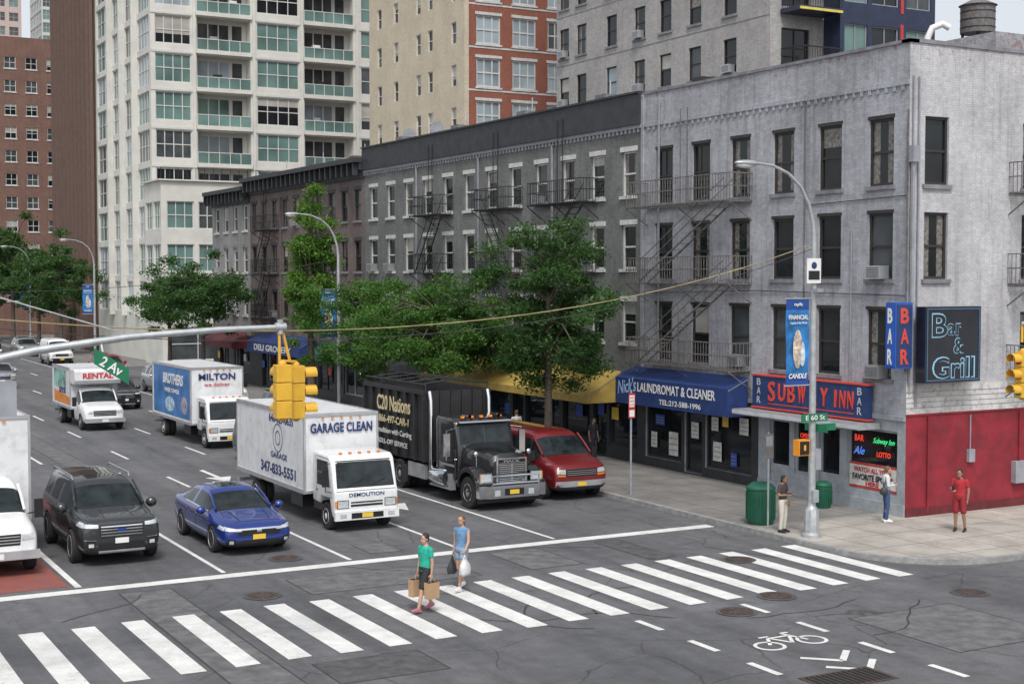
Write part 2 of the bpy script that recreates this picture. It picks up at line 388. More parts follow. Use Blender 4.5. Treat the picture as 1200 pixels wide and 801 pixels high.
# ---------------------------------------------------------------- facade tools
class Fr:
    def __init__(s,mb,O,T,N): s.mb=mb; s.O=Vector((O[0],O[1],0)); s.T=Vector((T[0],T[1],0)); s.N=Vector((N[0],N[1],0))
    def P(s,u,z,d=0): return s.O+s.T*u+s.N*d+Vector((0,0,z))
    def q(s,u0,u1,z0,z1,d,mat): s.mb.face([s.P(u0,z0,d),s.P(u1,z0,d),s.P(u1,z1,d),s.P(u0,z1,d)],mat)
    def b(s,u0,u1,z0,z1,d0,d1,mat):
        s.mb.hexa([s.P(u0,z0,d0),s.P(u1,z0,d0),s.P(u1,z0,d1),s.P(u0,z0,d1),s.P(u0,z1,d0),s.P(u1,z1,d0),s.P(u1,z1,d1),s.P(u0,z1,d1)],mat)
    def bar(s,a,b_,w,mat): s.mb.bar(s.P(*a),s.P(*b_),w,w,mat)
def wall(fr,W,z0,z1,wins,mat,u00=0):
    us=sorted(set([u00,W]+[w[0] for w in wins]+[w[1] for w in wins])); zs=sorted(set([z0,z1]+[w[2] for w in wins]+[w[3] for w in wins]))
    us=[u for u in us if u00<=u<=W]; zs=[z for z in zs if z0<=z<=z1]
    for j in range(len(zs)-1):
        zc=(zs[j]+zs[j+1])/2; row=[w for w in wins if w[2]<zc<w[3]]
        run=None
        for i in range(len(us)-1):
            uc=(us[i]+us[i+1])/2; hole=any(w[0]<uc<w[1] for w in row)
            if not hole and run is None: run=us[i]
            if hole and run is not None: fr.q(run,us[i],zs[j],zs[j+1],0,mat); run=None
        if run is not None: fr.q(run,us[-1],zs[j],zs[j+1],0,mat)
def reveal(fr,u0,u1,z0,z1,d,mat):
    for a,b in (((u0,z0),(u0,z1)),((u1,z0),(u1,z1)),((u0,z0),(u1,z0)),((u0,z1),(u1,z1))):
        fr.mb.face([fr.P(a[0],a[1],0),fr.P(b[0],b[1],0),fr.P(b[0],b[1],-d),fr.P(a[0],a[1],-d)],mat)
CURT=glass('window_glass_curtain',(.17,.16,.15),.1,.45,9)
def window(fr,u0,u1,z0,z1,wallm,frame,gl=None,depth=.16,nx=1,nz=2,sill=None,lint=None,fw=.06,ac=0,lh=.2,rich=False):
    reveal(fr,u0,u1,z0,z1,depth,wallm)
    if gl is None: gl=random.choice([GL_D,GL_D,GL_D,GL_M,GL_B])
    dg=-depth+.02
    if rich and random.random()<.55:
        k=random.random(); fr.q(u0,u1,z0,z1,dg,GL_D)
        if k<.5: zc=z0+(z1-z0)*random.uniform(.5,.85); fr.q(u0+.07,u1-.07,zc,z1-.07,dg+.002,random.choice([GL_B,CURT,GL_B]))
        else:
            w=(u1-u0)*random.uniform(.14,.28); fr.q(u0+.07,u0+.07+w,z0+.07,z1-.07,dg+.002,CURT); fr.q(u1-.07-w,u1-.07,z0+.07,z1-.07,dg+.002,CURT)
    elif gl is GL_B and nz>=2:
        zc=z0+(z1-z0)*random.choice([.5,.35,.7]); fr.q(u0,u1,zc,z1,dg,GL_B); fr.q(u0,u1,z0,zc,dg,GL_D)
    else: fr.q(u0,u1,z0,z1,dg,gl)
    a,b=dg+.004,dg+.06
    fr.b(u0,u0+fw,z0,z1,a,b,frame); fr.b(u1-fw,u1,z0,z1,a,b,frame)
    fr.b(u0+fw,u1-fw,z0,z0+fw,a,b,frame); fr.b(u0+fw,u1-fw,z1-fw,z1,a,b,frame)
    for i in range(1,nx):
        u=u0+(u1-u0)*i/nx; fr.b(u-fw*.4,u+fw*.4,z0+fw,z1-fw,a,b-.006,frame)
    for i in range(1,nz):
        z=z0+(z1-z0)*i/nz; fr.b(u0+fw,u1-fw,z-fw*.45,z+fw*.45,a,b-.012,frame)
    if sill: fr.b(u0-.1,u1+.1,z0-.13,z0-.002,-.02,.08,sill)
    if lint: fr.b(u0-.1,u1+.1,z1+.002,z1+lh,-.02,.035,lint)
    if ac:
        c=(u0+u1)/2; fr.b(c-.32,c+.32,z0+.01,z0+.42,dg+.07,.32,ALU)
        for k in range(6): fr.b(c-.28,c+.28,z0+.06+k*.055,z0+.08+k*.055,.32,.326,DARK)
def fire_escape(fr,u0,u1,levels,mat,depth=1.0,dirs=1,drop=True):
    for k,z in enumerate(levels):
        for i in range(7): 
            d=.04+(depth-.04)*i/6; fr.bar((u0,z,d),(u1,z,d),.035,mat)
        nu=int((u1-u0)/.3)
        for i in range(nu+1): u=u0+(u1-u0)*i/nu; fr.bar((u,z-.03,0),(u,z-.03,depth),.03,mat)
        for u in (u0,(u0+u1)/2,u1): fr.bar((u,z-.7,0.01),(u,z-.05,depth),.035,mat)
        for zz in (.5,.95):
            fr.bar((u0,z+zz,depth),(u1,z+zz,depth),.035,mat)
            for u in (u0,u1): fr.bar((u,z+zz,0),(u,z+zz,depth),.035,mat)
        n=int((u1-u0)/.16)
        for i in range(n+1): u=u0+(u1-u0)*i/n; fr.bar((u,z,depth),(u,z+.95,depth),.018,mat)
        for u in (u0,u1):
            for i in range(6): fr.bar((u,z,depth*i/6),(u,z+.95,depth*i/6),.018,mat)
        if k+1<len(levels):
            z2=levels[k+1]; a,b=(u0+.5,u1-.6) if dirs>0 else (u1-.5,u0+.6)
            for d in (.35,.8): fr.bar((a,z,d),(b,z2,d),.05,mat)
            for d in (.35,.8): fr.bar((a,z+.8,d),(b,z2+.8,d),.025,mat)
            for i in range(1,12):
                t=i/12; fr.b(a+(b-a)*t-.09,a+(b-a)*t+.09,z+(z2-z)*t,z+(z2-z)*t+.02,.36,.79,mat)
    z=levels[-1]
    for d in (-.22,.22): fr.bar(((u0+u1)/2+d+.6,z,.2),((u0+u1)/2+d+.6,z+3.6,.2),.03,mat)
    if drop:
        z=levels[0]
        for d in (-.2,.2): fr.bar(((u0+u1)/2+d-.3,z-.1,.9),((u0+u1)/2+d-.3,z+2.2,.9),.03,mat)
        for i in range(8): fr.bar(((u0+u1)/2-.5,z+.1+i*.27,.9),((u0+u1)/2-.1,z+.1+i*.27,.9),.02,mat)
def shell(mb,x0,x1,y0,y1,z0,zr,mat,roofm,par=.8):
    mb.face([(x1,y0,z0),(x1,y1,z0),(x1,y1,zr+par),(x1,y0,zr+par)],mat)
    mb.face([(x0,y1,z0),(x1,y1,z0),(x1,y1,zr+par),(x0,y1,zr+par)],mat)
    mb.face([(x0+.3,y0+.3,zr),(x1-.3,y0+.3,zr),(x1-.3,y1-.3,zr),(x0+.3,y1-.3,zr)],roofm)
    t=zr+par
    for a,b,c,d in ((x0,x1,y0,y0+.3),(x0,x1,y1-.3,y1),(x0,x0+.3,y0+.3,y1-.3),(x1-.3,x1,y0+.3,y1-.3)):
        mb.face([(a,c,t),(b,c,t),(b,d,t),(a,d,t)],mat)
    i0,i1,j0,j1=x0+.3,x1-.3,y0+.3,y1-.3
    for a,b in (((i0,j0),(i1,j0)),((i1,j0),(i1,j1)),((i1,j1),(i0,j1)),((i0,j1),(i0,j0))):
        mb.face([(a[0],a[1],zr),(b[0],b[1],zr),(b[0],b[1],t),(a[0],a[1],t)],mat)
ROOF=pm('roof_tar',(.14,.14,.145),.9,var=.3)

# ---------------- corner building (painted brick)
FX=31.5; CY=32.2; E1=46.6
PB=brick('painted_brick_grey',(.455,.465,.505),(.375,.385,.42),(.32,.33,.355),peel=((.24,.11,.08),12.9,14.7),stain=.36,streak=.7)
PB2=brick('painted_brick_sunlit',(.56,.56,.585),(.48,.48,.50),(.41,.41,.43),peel=((.30,.15,.11),11.8,14.8),stain=.28,streak=.6)  # side wall: grey brick again, sunlit brightness put into its colour
BRN=pm('window_frame_brown',(.032,.027,.025),.5,var=.2)
FRW=pm('window_frame_white',(.58,.58,.56),.5,var=.1)
GSILL=pm('stone_sill_grey',(.20,.20,.22),.8,var=.25)
GREYT=pm('grey_trim',(.28,.29,.32),.7,var=.15)
e=empty('brick_building')
mb=MB(); f=Fr(mb,(FX,CY),(0,1),(-1,0))
ZR=[(10.35,12.43),(7.45,9.50),(4.35,6.5)]
cols=[1.2+2.34*i for i in range(6)]
wins=[]
for z0,z1 in ZR:
    for c in cols: wins.append((c-.55,c+.55,z0,z1))
shopw=[(.35,2.6,.75,2.75),(2.95,3.95,.2,2.65),(4.2,5.2,.9,2.7),(5.45,6.5,.2,2.65),(7.5,10.2,.5,2.65),(10.4,11.5,.2,2.65),(11.7,14.1,.5,2.65)]
wall(f,E1-CY,3.1,14.7,wins,PB)
STG=pm('storefront_panel_grey',(.33,.36,.39),.6,var=.15,dirt=.3)
STD=pm('storefront_dark',(.03,.032,.036),.5,var=.2)
wall(f,7.1,.14,3.1,shopw[:4],STG); wall(f,E1-CY,.14,3.1,shopw[4:],STD,u00=7.1)
for i,w in enumerate(wins):
    window(f,*w,PB,BRN,gl=random.choice([GL_D,GL_D,GL_M]),nx=1,nz=2,sill=GSILL,ac=(i in (6,12,15)),rich=True,fw=.085)
    f.b(w[0]-.04,w[1]+.04,w[3]+.002,w[3]+.1,-.03,.02,BRN)
for w in shopw: window(f,*w,STG,STG if w[0]<7 else STD,gl=GL_D,nz=1,nx=1,fw=.08)
f.b(0,7.1,.14,.5,.003,.05,STG)
f.b(2.98,3.92,.25,1.1,-.075,-.05,STG); f.b(5.48,6.47,.25,1.1,-.075,-.05,STG)
PR=pm('poster_red',(.45,.04,.04),.5,var=.1); PWt=pm('poster_white',(.60,.59,.56),.5,var=.2,scale=6); PBl=pm('poster_blue',(.03,.07,.35),.5,var=.1); PG=pm('neon_green',(.05,.8,.25),.4,emis=.8); PRn=pm('neon_red',(.9,.06,.03),.4,emis=.9); PBn=pm('neon_blue',(.1,.25,.9),.4,emis=.8)
f.b(.42,2.53,.8,1.62,-.07,-.06,PWt); f.b(.42,2.53,.8,.88,-.06,-.055,PR); f.b(.42,2.53,1.54,1.62,-.06,-.055,PR)
xx=FX+.045
text("WATCH ALL YOUR",1.7,.16,(xx,CY+1.48,1.4),'-X',PR,e,bold=.03); text("FAVORITE SPORTS",1.8,.2,(xx,CY+1.48,1.16),'-X',BLACK,e,bold=.03); text("HERE",.6,.14,(xx,CY+1.48,.97),'-X',PR,e,bold=.03)
text("Subway Inn",.95,.22,(FX+.06,CY+1.0,2.35),'-X',PG,e,shear=.4); text("BAR",.4,.2,(FX+.06,CY+2.1,2.4),'-X',PRn,e); text("OPEN",.5,.16,(FX+.06,CY+4.7,2.2),'-X',PRn,e); text("Ale",.5,.25,(FX+.06,CY+2.1,2.0),'-X',PBn,e,shear=.4); text("LOTTO",.6,.16,(FX+.06,CY+1.0,1.95),'-X',PRn,e)
for (u,z,w,h,m_) in ((7.75,1.9,.5,.6,PWt),(8.4,.7,.35,.5,PBl),(9.3,.8,.5,.7,PWt),(9.5,1.9,.4,.5,PWt),(12.0,.7,.6,.9,PWt),(12.9,1.8,.6,.4,PBl),(13.4,.9,.4,.6,PWt),(10.7,1.5,.45,.6,PWt),(8.9,2.1,.35,.35,NYPL)):
    f.b(u,u+w,z,z+h,-.07,-.06,m_)
    for k in range(3): f.b(u+.05,u+w-.05,z+h*(.2+k*.25),z+h*(.26+k*.25),-.06,-.057,GREYT)
f.b(0,14.4,13.35,13.5,.003,.06,PB); f.b(-.05,14.4,14.62,14.72,-.32,.05,GSILL)
u=.2
while u<14.2: f.b(u,u+.12,13.2,13.35,.003,.05,PB); u+=.36
f.b(0,14.4,3.1,3.24,.003,.10,GREYT)
f.b(14.25,14.4,3.3,14.62,.003,.08,PB)
f.bar((13.2,3.4,.06),(13.2,14.3,.06),.06,GREYT); f.bar((2.45,3.4,.05),(2.45,9,.05),.04,GREYT); f.bar((4.75,4.2,.03),(4.75,13.3,.03),.025,IRONR)
for a,b_ in (((0,6.95,.04),(7.3,7.05,.04)),((7.3,7.05,.04),(14.3,6.9,.04)),((0,10.0,.03),(4.7,9.9,.03))): f.bar(a,b_,.022,IRON)
s_=Fr(mb,(FX,CY),(1,0),(0,-1)); W2=20
REDW=pm('red_painted_wall',(.225,.014,.026),.7,var=.28,scale=1.6,bump=.5,bscale=14,dirt=.35)
w2=[]
for z0,z1 in ZR[:2]:
    for c in (1.15,5.4,9.5,13.5): w2.append((c-.5,c+.5,z0,z1))
for c in (5.4,9.5,13.5): w2.append((c-.5,c+.5,4.6,6.4))
wall(s_,W2,4.2,14.7,w2,PB2); 
for w in w2: window(s_,*w,PB2,BRN,gl=GL_D,sill=GSILL,rich=True,fw=.085)
s_.q(0,W2,.14,3.28,0,REDW); s_.q(0,W2,3.28,4.2,0,pm('white_band',(.56,.55,.54),.7,var=.15,dirt=.6)); s_.b(0,W2,3.25,3.31,.003,.03,REDW)
for k in range(4): s_.bar((0,3.5+k*.16,.01),(W2,3.5+k*.16,.01),.012,GREYT)
s_.b(-.05,W2,14.62,14.74,-.32,.05,GSILL)
for (u,zb) in ((.12,7.0),(.35,3.5)): s_.bar((u,zb,.05),(u,13.6,.05),.05,GREYT)
s_.b(4.6,5.4,.9,1.6,.003,.2,GREYT); s_.bar((4.9,1.6,.05),(4.9,3.2,.05),.04,REDW); s_.bar((.9,.2,.04),(.9,3.2,.04),.05,REDW); s_.b(2.6,2.85,1.7,2.1,.003,.12,GREYT); s_.bar((2.72,2.1,.03),(2.72,3.2,.03),.03,GREYT); s_.b(0,W2,.14,.4,.003,.04,pm('wall_base_dark_red',(.12,.015,.02),.8,var=.3,dirt=.5))
s_.b(-.06,.22,11.0,11.5,.01,.25,GREYT); s_.bar((.05,4.2,.12),(.05,11.1,.12),.09,GREYT); s_.bar((-.08,4.6,.04),(-.08,12.6,.04),.045,IRONR)
shell(mb,FX,FX+W2,CY,E1,.14,13.9,PB,ROOF,.8)
mb.box(FX+8,FX+11,CY+4,CY+7,13.9,16.2,PB); mb.box(FX+2.2,FX+2.9,E1-.9,E1-.2,14.0,15.4,BRN)
mb.obj('walls',e)
mb=MB(); f=Fr(mb,(FX,CY),(0,1),(-1,0)); fire_escape(f,7.55,14.0,[4.25,7.3,10.2],IRONR,1.0,-1); mb.obj('fire_escape',e)
mb=MB(); s_=Fr(mb,(FX,CY),(1,0),(0,-1)); fire_escape(s_,4.3,8.5,[4.4,7.3,10.2],IRONR,1.0,1); mb.obj('fire_escape_side',e)

# ---------------- grey-green tenement row
DK=brick('brick_slate_grey',(.215,.222,.217),(.165,.172,.167),(.14,.145,.142),stain=.34,streak=.5)
CORN=pm('cornice_dark',(.035,.038,.043),.6,var=.25)
SILW=pm('sill_white',(.56,.56,.54),.7,var=.15,dirt=.3)
BE1,BE2=46.6,74.4
AWN_STONE=pm('shopfront_stone',(.12,.11,.105),.7,var=.2)
def tenement(name,y0,y1,wm,frame,sill,lint,zr,cols,winw,rows,corn,fes,feM,bracket=False):
    e=empty(name); mb=MB(); f=Fr(mb,(FX,y0),(0,1),(-1,0)); W=y1-y0
    wins=[(c-winw/2,c+winw/2,a,b) for a,b in rows for c in cols]
    wall(f,W,3.3,zr,wins,wm)
    for w in wins: window(f,*w,wm,frame,gl=random.choice([GL_D,GL_D,GL_M]),sill=sill,lint=lint,ac=random.random()<.13,fw=.075,rich=True)
    sw=[]
    u=.3
    while u<W-2:
        ww=random.uniform(1.8,3.2); ww=min(ww,W-.3-u); sw.append((u,u+ww,.7,2.9)); u+=ww+.2
        if u<W-1.3: sw.append((u,u+1,.2,2.9)); u+=1.3
    wall(f,W,.14,3.3,sw,random.choice([STD,AWN_STONE]))
    for w in sw: window(f,*w,STD,random.choice([STD,STD,ALU]),gl=GL_D,nz=1,nx=max(1,int((w[1]-w[0])/1.2)))
    for k in range(int(W/3)): u=random.uniform(.5,W-1.2); z=random.uniform(.9,1.9); f.b(u,u+.5,z,z+.5,.004,.01,random.choice([PWt,PBl,PR,NYPL]))
    f.b(0,W,3.3,3.5,.003,.12,corn)
    if bracket:
        f.b(-.05,W+.05,zr-.15,zr+.12,-.2,.75,corn); f.b(0,W,zr-.55,zr-.15,.003,.35,corn); f.b(0,W,zr-1.0,zr-.55,.003,.12,corn)
        u=.2
        while u<W: f.b(u,u+.16,zr-.85,zr-.15,.35,.62,corn); u+=.85
    else:
        f.b(0,W,zr-1.15,zr+.05,.003,.18,corn); f.b(0,W,zr+.05,zr+.13,-.3,.25,corn); f.b(0,W,zr-1.3,zr-1.15,.003,.1,GREYT)
        u=.15
        while u<W: f.b(u,u+.12,zr-1.45,zr-1.3,.003,.08,GREYT); u+=.3
    u=6.9
    while u<W-3: f.bar((u,3.6,.06),(u,zr-1.4,.06),.08,wm if bracket else GREYT); u+=6.96
    shell(mb,FX,FX+15,y0,y1,.14,zr-.7,wm,ROOF,.7)
    mb.face([(FX,y0,zr-3),(FX+15,y0,zr-3),(FX+15,y0,zr),(FX,y0,zr)],wm)
    u=y0+2
    while u<y1-2:
        mb.box(FX+5,FX+7.5,u,u+2,zr-.7,zr+1.3,wm); mb.box(FX+1.5,FX+2.1,u+3.1,u+3.9,zr-.7,zr+.7,wm); u+=7
        mb.tube([(FX+3,u-2,zr-.7),(FX+3,u-2,zr+1.6)],.03,6,STEEL)
    mb.obj('walls',e)
    for a,b,d in fes:
        m2=MB(); f2=Fr(m2,(FX,y0),(0,1),(-1,0)); fire_escape(f2,a,b,[rows[2][0]-.12,rows[1][0]-.12,rows[0][0]-.12],feM,.9,d); m2.obj('fire_escape',e)
    return e
c12=[.95+2.325*i for i in range(12)]
RW=[(10.75,12.5),(7.85,9.6),(4.9,6.55)]
tenement('tenement_row_building',BE1,BE2,DK,FRW,SILW,SILW,14.65,c12,1.02,RW,CORN,[(3.2,7.6,-1),(9.6,12.9,1),(16.6,19.9,-1)],IRON)
BR=brick('brick_brown_old',(.21,.16,.15),(.15,.115,.11),(.16,.135,.125),stain=.4)
tenement('brownstone_building',74.4,94.5,BR,BRN,GSILL,CORN,14.1,[1.0+2.02*i for i in range(10)],.95,RW,CORN,[(4.4,7.6,1),(14.3,17.4,-1)],IRON,bracket=True)
LG=brick('brick_light_grey',(.33,.33,.32),(.29,.29,.28),(.25,.25,.24),stain=.3)
tenement('grey_rowhouse_building',94.5,103.2,LG,FRW,SILW,GSILL,13.6,[1.1+2.15*i for i in range(4)],.95,RW,CORN,[],IRON,bracket=True)

# ---------------- pale residential tower
CRM=pm('tower_panel_cream',(.60,.595,.55),.7,var=.08,scale=.6,dirt=.08)
MUL=pm('tower_mullion_pale',(.56,.57,.55),.5,var=.05)
e=empty('residential_tower'); mb=MB()
tx0,tx1,ty0,ty1,th=32.5,55.0,124.0,145.0,58.0
f=Fr(mb,(tx0,ty0),(1,0),(0,-1)); W=tx1-tx0
wins=[]; FL=3.32; kinds=[]
for k in range(17):
    z=4.2+k*FL
    for (a,b,kd) in ((.4,3.6,'w'),(4.1,9.0,'b'),(9.6,13.6,'w'),(14.1,18.9,'b'),(19.7,21.9,'n')):
        if k<3 and kd=='b': kd='w'
        if kd=='b': w=(a,b,z+.05,z+FL-.35)
        else: w=(a,b,z+.45,z+FL-.4)
        wins.append(w); kinds.append(kd)
wall(f,W,.14,th+4,wins,CRM)
for w,kd in zip(wins,kinds):
    if kd=='b':
        reveal(f,*w,1.3,CRM)
        f.q(w[0],w[1],w[2],w[3],-1.29,CRM)
        f.q(w[0]+.4,w[1]-1.6,w[2]+.05,w[3]-.35,-1.27,random.choice([GL_G,GL_M,GL_S,GL_M])); f.q(w[1]-1.3,w[1]-.4,w[2]+.8,w[3]-.35,-1.27,GL_M)
        for i in range(4): u=w[0]+.4+(w[1]-w[0]-2.0)*i/3; f.b(u-.05,u+.05,w[2]+.05,w[3]-.35,-1.26,-1.2,MUL)
        f.q(w[0],w[1],w[2]+.1,w[2]+1.0,.02,GL_G); f.b(w[0],w[1],w[2]+1.0,w[2]+1.07,-.02,.05,MUL); f.b(w[0]-.1,w[1]+.1,w[2]-.28,w[2]+.08,.003,.22,CRM)
        for i in range(6): u=w[0]+(w[1]-w[0])*i/5; f.b(u-.03,u+.03,w[2]+.08,w[2]+1.0,.021,.05,MUL)
        if random.random()<.5: u=w[0]+random.uniform(.5,3.5); f.b(u,u+.7,w[2]+.01,w[2]+1.4,-1.1,-.6,random.choice([WHITE,IRON,GREYT]))
    else:
        window(f,*w,CRM,MUL,gl=random.choice([GL_G,GL_G,GL_M,GL_S,GL_D,GL_B]),nx=2 if kd=='n' else 4,nz=2,fw=.09,depth=.2)
for k in range(18): f.b(-.02,W,4.2+k*FL-.32,4.2+k*FL-.12,.003,.05,MUL)
for u in (3.85,9.3,13.85,19.3): f.b(u-.12,u+.12,4,th+4,.051,.13,CRM)
f2=Fr(mb,(tx0,ty0),(0,1),(-1,0)); W2_=ty1-ty0
wins=[]
for k in range(17):
    z=4.2+k*FL
    for (a,b) in ((.6,4.6),(5.2,9.2),(9.9,13.9),(14.6,20.4)): wins.append((a,b,z+.2,z+FL-.35))
wall(f2,W2_,.14,th+4,wins,CRM)
for w in wins: window(f2,*w,CRM,MUL,gl=random.choice([GL_G,GL_G,GL_S,GL_M]),nx=4,nz=2,fw=.09,depth=.2)
for u in (4.9,9.55,14.25): f2.b(u-.2,u+.2,4,th+4,.003,.5,CRM)
shell(mb,tx0,tx1,ty0,ty1,.14,th+3,CRM,ROOF,1)
px0,px1,py0,py1,ph=31.8,40.5,118.5,123.9,15.6
f3=Fr(mb,(px0,py0),(1,0),(0,-1)); f4=Fr(mb,(px0,py0),(0,1),(-1,0))
pw=[(a,a+2.3,4.4+k*3.6,4.4+k*3.6+2.3) for k in range(3) for a in (.5,3.2,5.9)]+[(.5,8.2,.5,3.3)]
wall(f3,px1-px0,.14,ph,pw,CRM); [window(f3,*w,CRM,MUL,gl=random.choice([GL_G,GL_M]),nx=3,nz=2,fw=.09,depth=.2) for w in pw]
pw=[(a,a+2.2,4.4+k*3.6,4.4+k*3.6+2.3) for k in range(3) for a in (.3,2.8)]
wall(f4,py1-py0,.14,ph,pw,CRM); [window(f4,*w,CRM,MUL,gl=GL_G,nx=3,nz=2,fw=.09,depth=.2) for w in pw]
shell(mb,px0,px1,py0,py1,.14,ph-.8,CRM,ROOF,.8)
mb.box(px0-.25,px1+.3,py0-.25,py0+.05,ph+.003,ph+.12,CRM); mb.box(px0-.25,px0+.05,py0+.05,py1,ph+.003,ph+.12,CRM)
for i in range(12): mb.bar((px0+i*.75,py0,ph+.12),(px0+i*.75,py0,ph+1.1),.04,.04,IRON)
mb.bar((px0,py0,ph+1.1),(px1,py0,ph+1.1),.05,.05,IRON)
mb.obj('walls',e)

# ---------------- generic slab towers
def slab(name,x0,x1,y0,y1,h,wm,fr_,gls,colx,coly,fl,z00,winh,ww,sillm=None,nx=1,nz=2,par=1,ribs=None,base=.14):
    e=empty(name); mb=MB()
    for O,T,N,W,cols in (((x0,y0),(0,1),(-1,0),y1-y0,coly),((x0,y0),(1,0),(0,-1),x1-x0,colx)):
        f=Fr(mb,O,T,N); wins=[]
        z=z00
        while z+winh<h-1:
            for c in cols: wins.append((c-ww/2,c+ww/2,z,z+winh))
            z+=fl
        wall(f,W,base,h,wins,wm)
        for w in wins: window(f,*w,wm,fr_,gl=random.choice(gls),nx=nx if ww<1.4 else max(nx,2),nz=nz,sill=sillm,fw=.07)
        if ribs:
            u=0
            while u<W: f.b(u,u+.35,base,h,.003,.3,ribs); u+=1.9
    shell(mb,x0,x1,y0,y1,base,h-par,wm,ROOF,par)
    o=mb.obj('walls',e); return e,o
BRD=brick('brick_dark_brown',(.145,.095,.078),(.13,.085,.07),(.10,.08,.07),stain=.15,streak=.2)
BRDr=pm('brick_rib_brown',(.135,.088,.073),.85,var=.1)
slab('dark_brown_tower',31.9,48,145.3,163,62,BRD,BRN,[GL_D],[1.2+1.9*i for i in range(8)],[1.2+1.9*i for i in range(9)],2.9,5,1.5,.7,ribs=BRDr)
FB=brick('brick_orange_brown',(.225,.115,.088),(.18,.098,.076),(.17,.12,.095),stain=.2)
slab('brick_apartment_building',27.9,60,190,215,38,FB,FRW,[GL_D,GL_M,GL_B],[1.4+2.6*i for i in range(12)],[1.4+2.6*i for i in range(9)],2.95,4.5,1.5,1.4,sillm=SILW,par=1.2)
PK=pm('tower_panel_pink',(.46,.36,.33),.7,var=.08)
slab('pink_tower',38,58,330,345,90,PK,PK,[GL_G,GL_M],[1.6+2.8*i for i in range(7)],[1.5+2.8*i for i in range(5)],3.1,8,1.9,2.0)
slab('glass_tower',68,76,360,375,110,MUL,MUL,[GL_G,GL_M],[1.1+2.0*i for i in range(4)],[1.5+2.0*i for i in range(7)],3.1,8,2.4,1.7)
CB=brick('brick_cream',(.60,.53,.41),(.56,.49,.37),(.5,.44,.34),stain=.12,streak=.15)
RB=brick('brick_red',(.30,.095,.06),(.26,.08,.05),(.24,.13,.10),stain=.15,streak=.15)
e=empty('red_and_cream_apartment_building'); mb=MB()
f=Fr(mb,(44.7,88),(0,1),(-1,0)); wins=[(c-.4,c+.4,9+2.95*k,10.5+2.95*k) for k in range(12) for c in (1.6,5.4,7.4,11.4,14.5)]
wall(f,16.5,.14,46,wins,CB); [window(f,*w,CB,FRW,gl=random.choice([GL_D,GL_B,GL_M]),nz=2) for w in wins]
f=Fr(mb,(44.7,88),(1,0),(0,-1)); wins=[(c-.95,c+.95,8.9+2.95*k,10.9+2.95*k) for k in range(12) for c in (1.9,4.75,7.6,10.4,13.0)]
wall(f,16,.14,46,wins,RB); [window(f,*w,RB,FRW,gl=random.choice([GL_M,GL_S,GL_S]),nx=3,nz=2,sill=SILW,lint=SILW,fw=.11) for w in wins]
for k in range(12): f.b(.36,16,8.6+2.95*k,8.72+2.95*k,.003,.03,SILW)
f.b(0.003,.35,.14,46,.003,.02,CB)
shell(mb,44.7,60.7,88,104.5,.14,45,RB,ROOF,1); mb.obj('walls',e)
GB=brick('brick_warm_grey',(.44,.43,.42),(.36,.35,.34),(.32,.31,.30),stain=.22,streak=.3)
e=empty('grey_brick_tower'); mb=MB()
f=Fr(mb,(45,55.5),(0,1),(-1,0)); wins=[]
for k in range(10):
    z=12.0+2.95*k
    for c in (3.2,6.2,8.9,11.4,14.3,17.6,19.6): wins.append((c-.55,c+.55,z,z+1.75))
wall(f,20.5,.14,44,wins,GB); [window(f,*w,GB,BRN,gl=random.choice([GL_D,GL_D,GL_M,GL_S]),nz=2,sill=GSILL,ac=random.random()<.3,rich=True) for w in wins]
for k in range(10): f.b(0,20.5,11.5+2.95*k,11.56+2.95*k,.003,.012,GSILL)
f=Fr(mb,(45,55.5),(1,0),(0,-1)); wins=[(c-.9,c+.9,z_,z_+1.9) for z_ in [12+2.95*k for k in range(10)] for c in (1.6,)]
wall(f,3.4,.14,44,wins,GB); [window(f,*w,GB,BRN,gl=GL_D,nx=2) for w in wins]
NAVY=pm('navy_cladding',(.022,.03,.065),.4,var=.2)
NW=6.4
f=Fr(mb,(48.4,54.3),(1,0),(0,-1)); wins=[(a,b,12.3+2.95*k,14.2+2.95*k) for k in range(10) for a,b in ((.3,1.8),(2.1,3.9),(4.4,6.1))]
wall(f,NW,.14,44,wins,NAVY); [window(f,*w,NAVY,GREYT,gl=random.choice([GL_D,GL_M,GL_G]),nx=2,nz=1) for w in wins]
for k in range(10): f.b(4.0,4.2,12.0+2.95*k,14.4+2.95*k,.003,.03,PR)
mb.box(48.4,48.41,54.3,55.5,.14,44,NAVY); mb.face([(48.4+NW,54.3,.14),(48.4+NW,55.5,.14),(48.4+NW,55.5,44),(48.4+NW,54.3,44)],NAVY); mb.face([(48.4,54.3,44),(48.4+NW,54.3,44),(48.4+NW,55.5,44),(48.4,55.5,44)],NAVY)
YB=pm('balcony_yellow',(.62,.52,.10),.6,var=.1)
for k in range(10):
    z=11.6+2.95*k
    mb.box(45.6,48.3,54.0,55.45,z,z+.22,NAVY); mb.box(45.6,48.3,53.97,53.998,z+.02,z+.14,YB)
    for i in range(18): mb.box(45.65+i*.155,45.67+i*.155,54.01,54.03,z+.22,z+1.2,IRON)
    mb.box(45.6,48.3,53.99,54.05,z+1.2,z+1.26,IRON); mb.box(45.6,45.64,54.05,55.4,z+1.2,z+1.26,IRON)
    for i in range(8): mb.box(45.61,45.63,54.1+i*.17,54.12+i*.17,z+.22,z+1.2,IRON)
shell(mb,45,54.8,55.5,76,.14,43,GB,ROOF,1); mb.obj('walls',e)
BB=brick('brick_brown_rear',(.24,.155,.125),(.21,.135,.11),(.19,.15,.125),stain=.25)
slab('brown_brick_building',51.8,85,33.5,53.5,17.3,BB,BRN,[GL_D],[2+3*i for i in range(10)],[2+3*i for i in range(6)],3.1,5,1.7,1.0,par=.8)
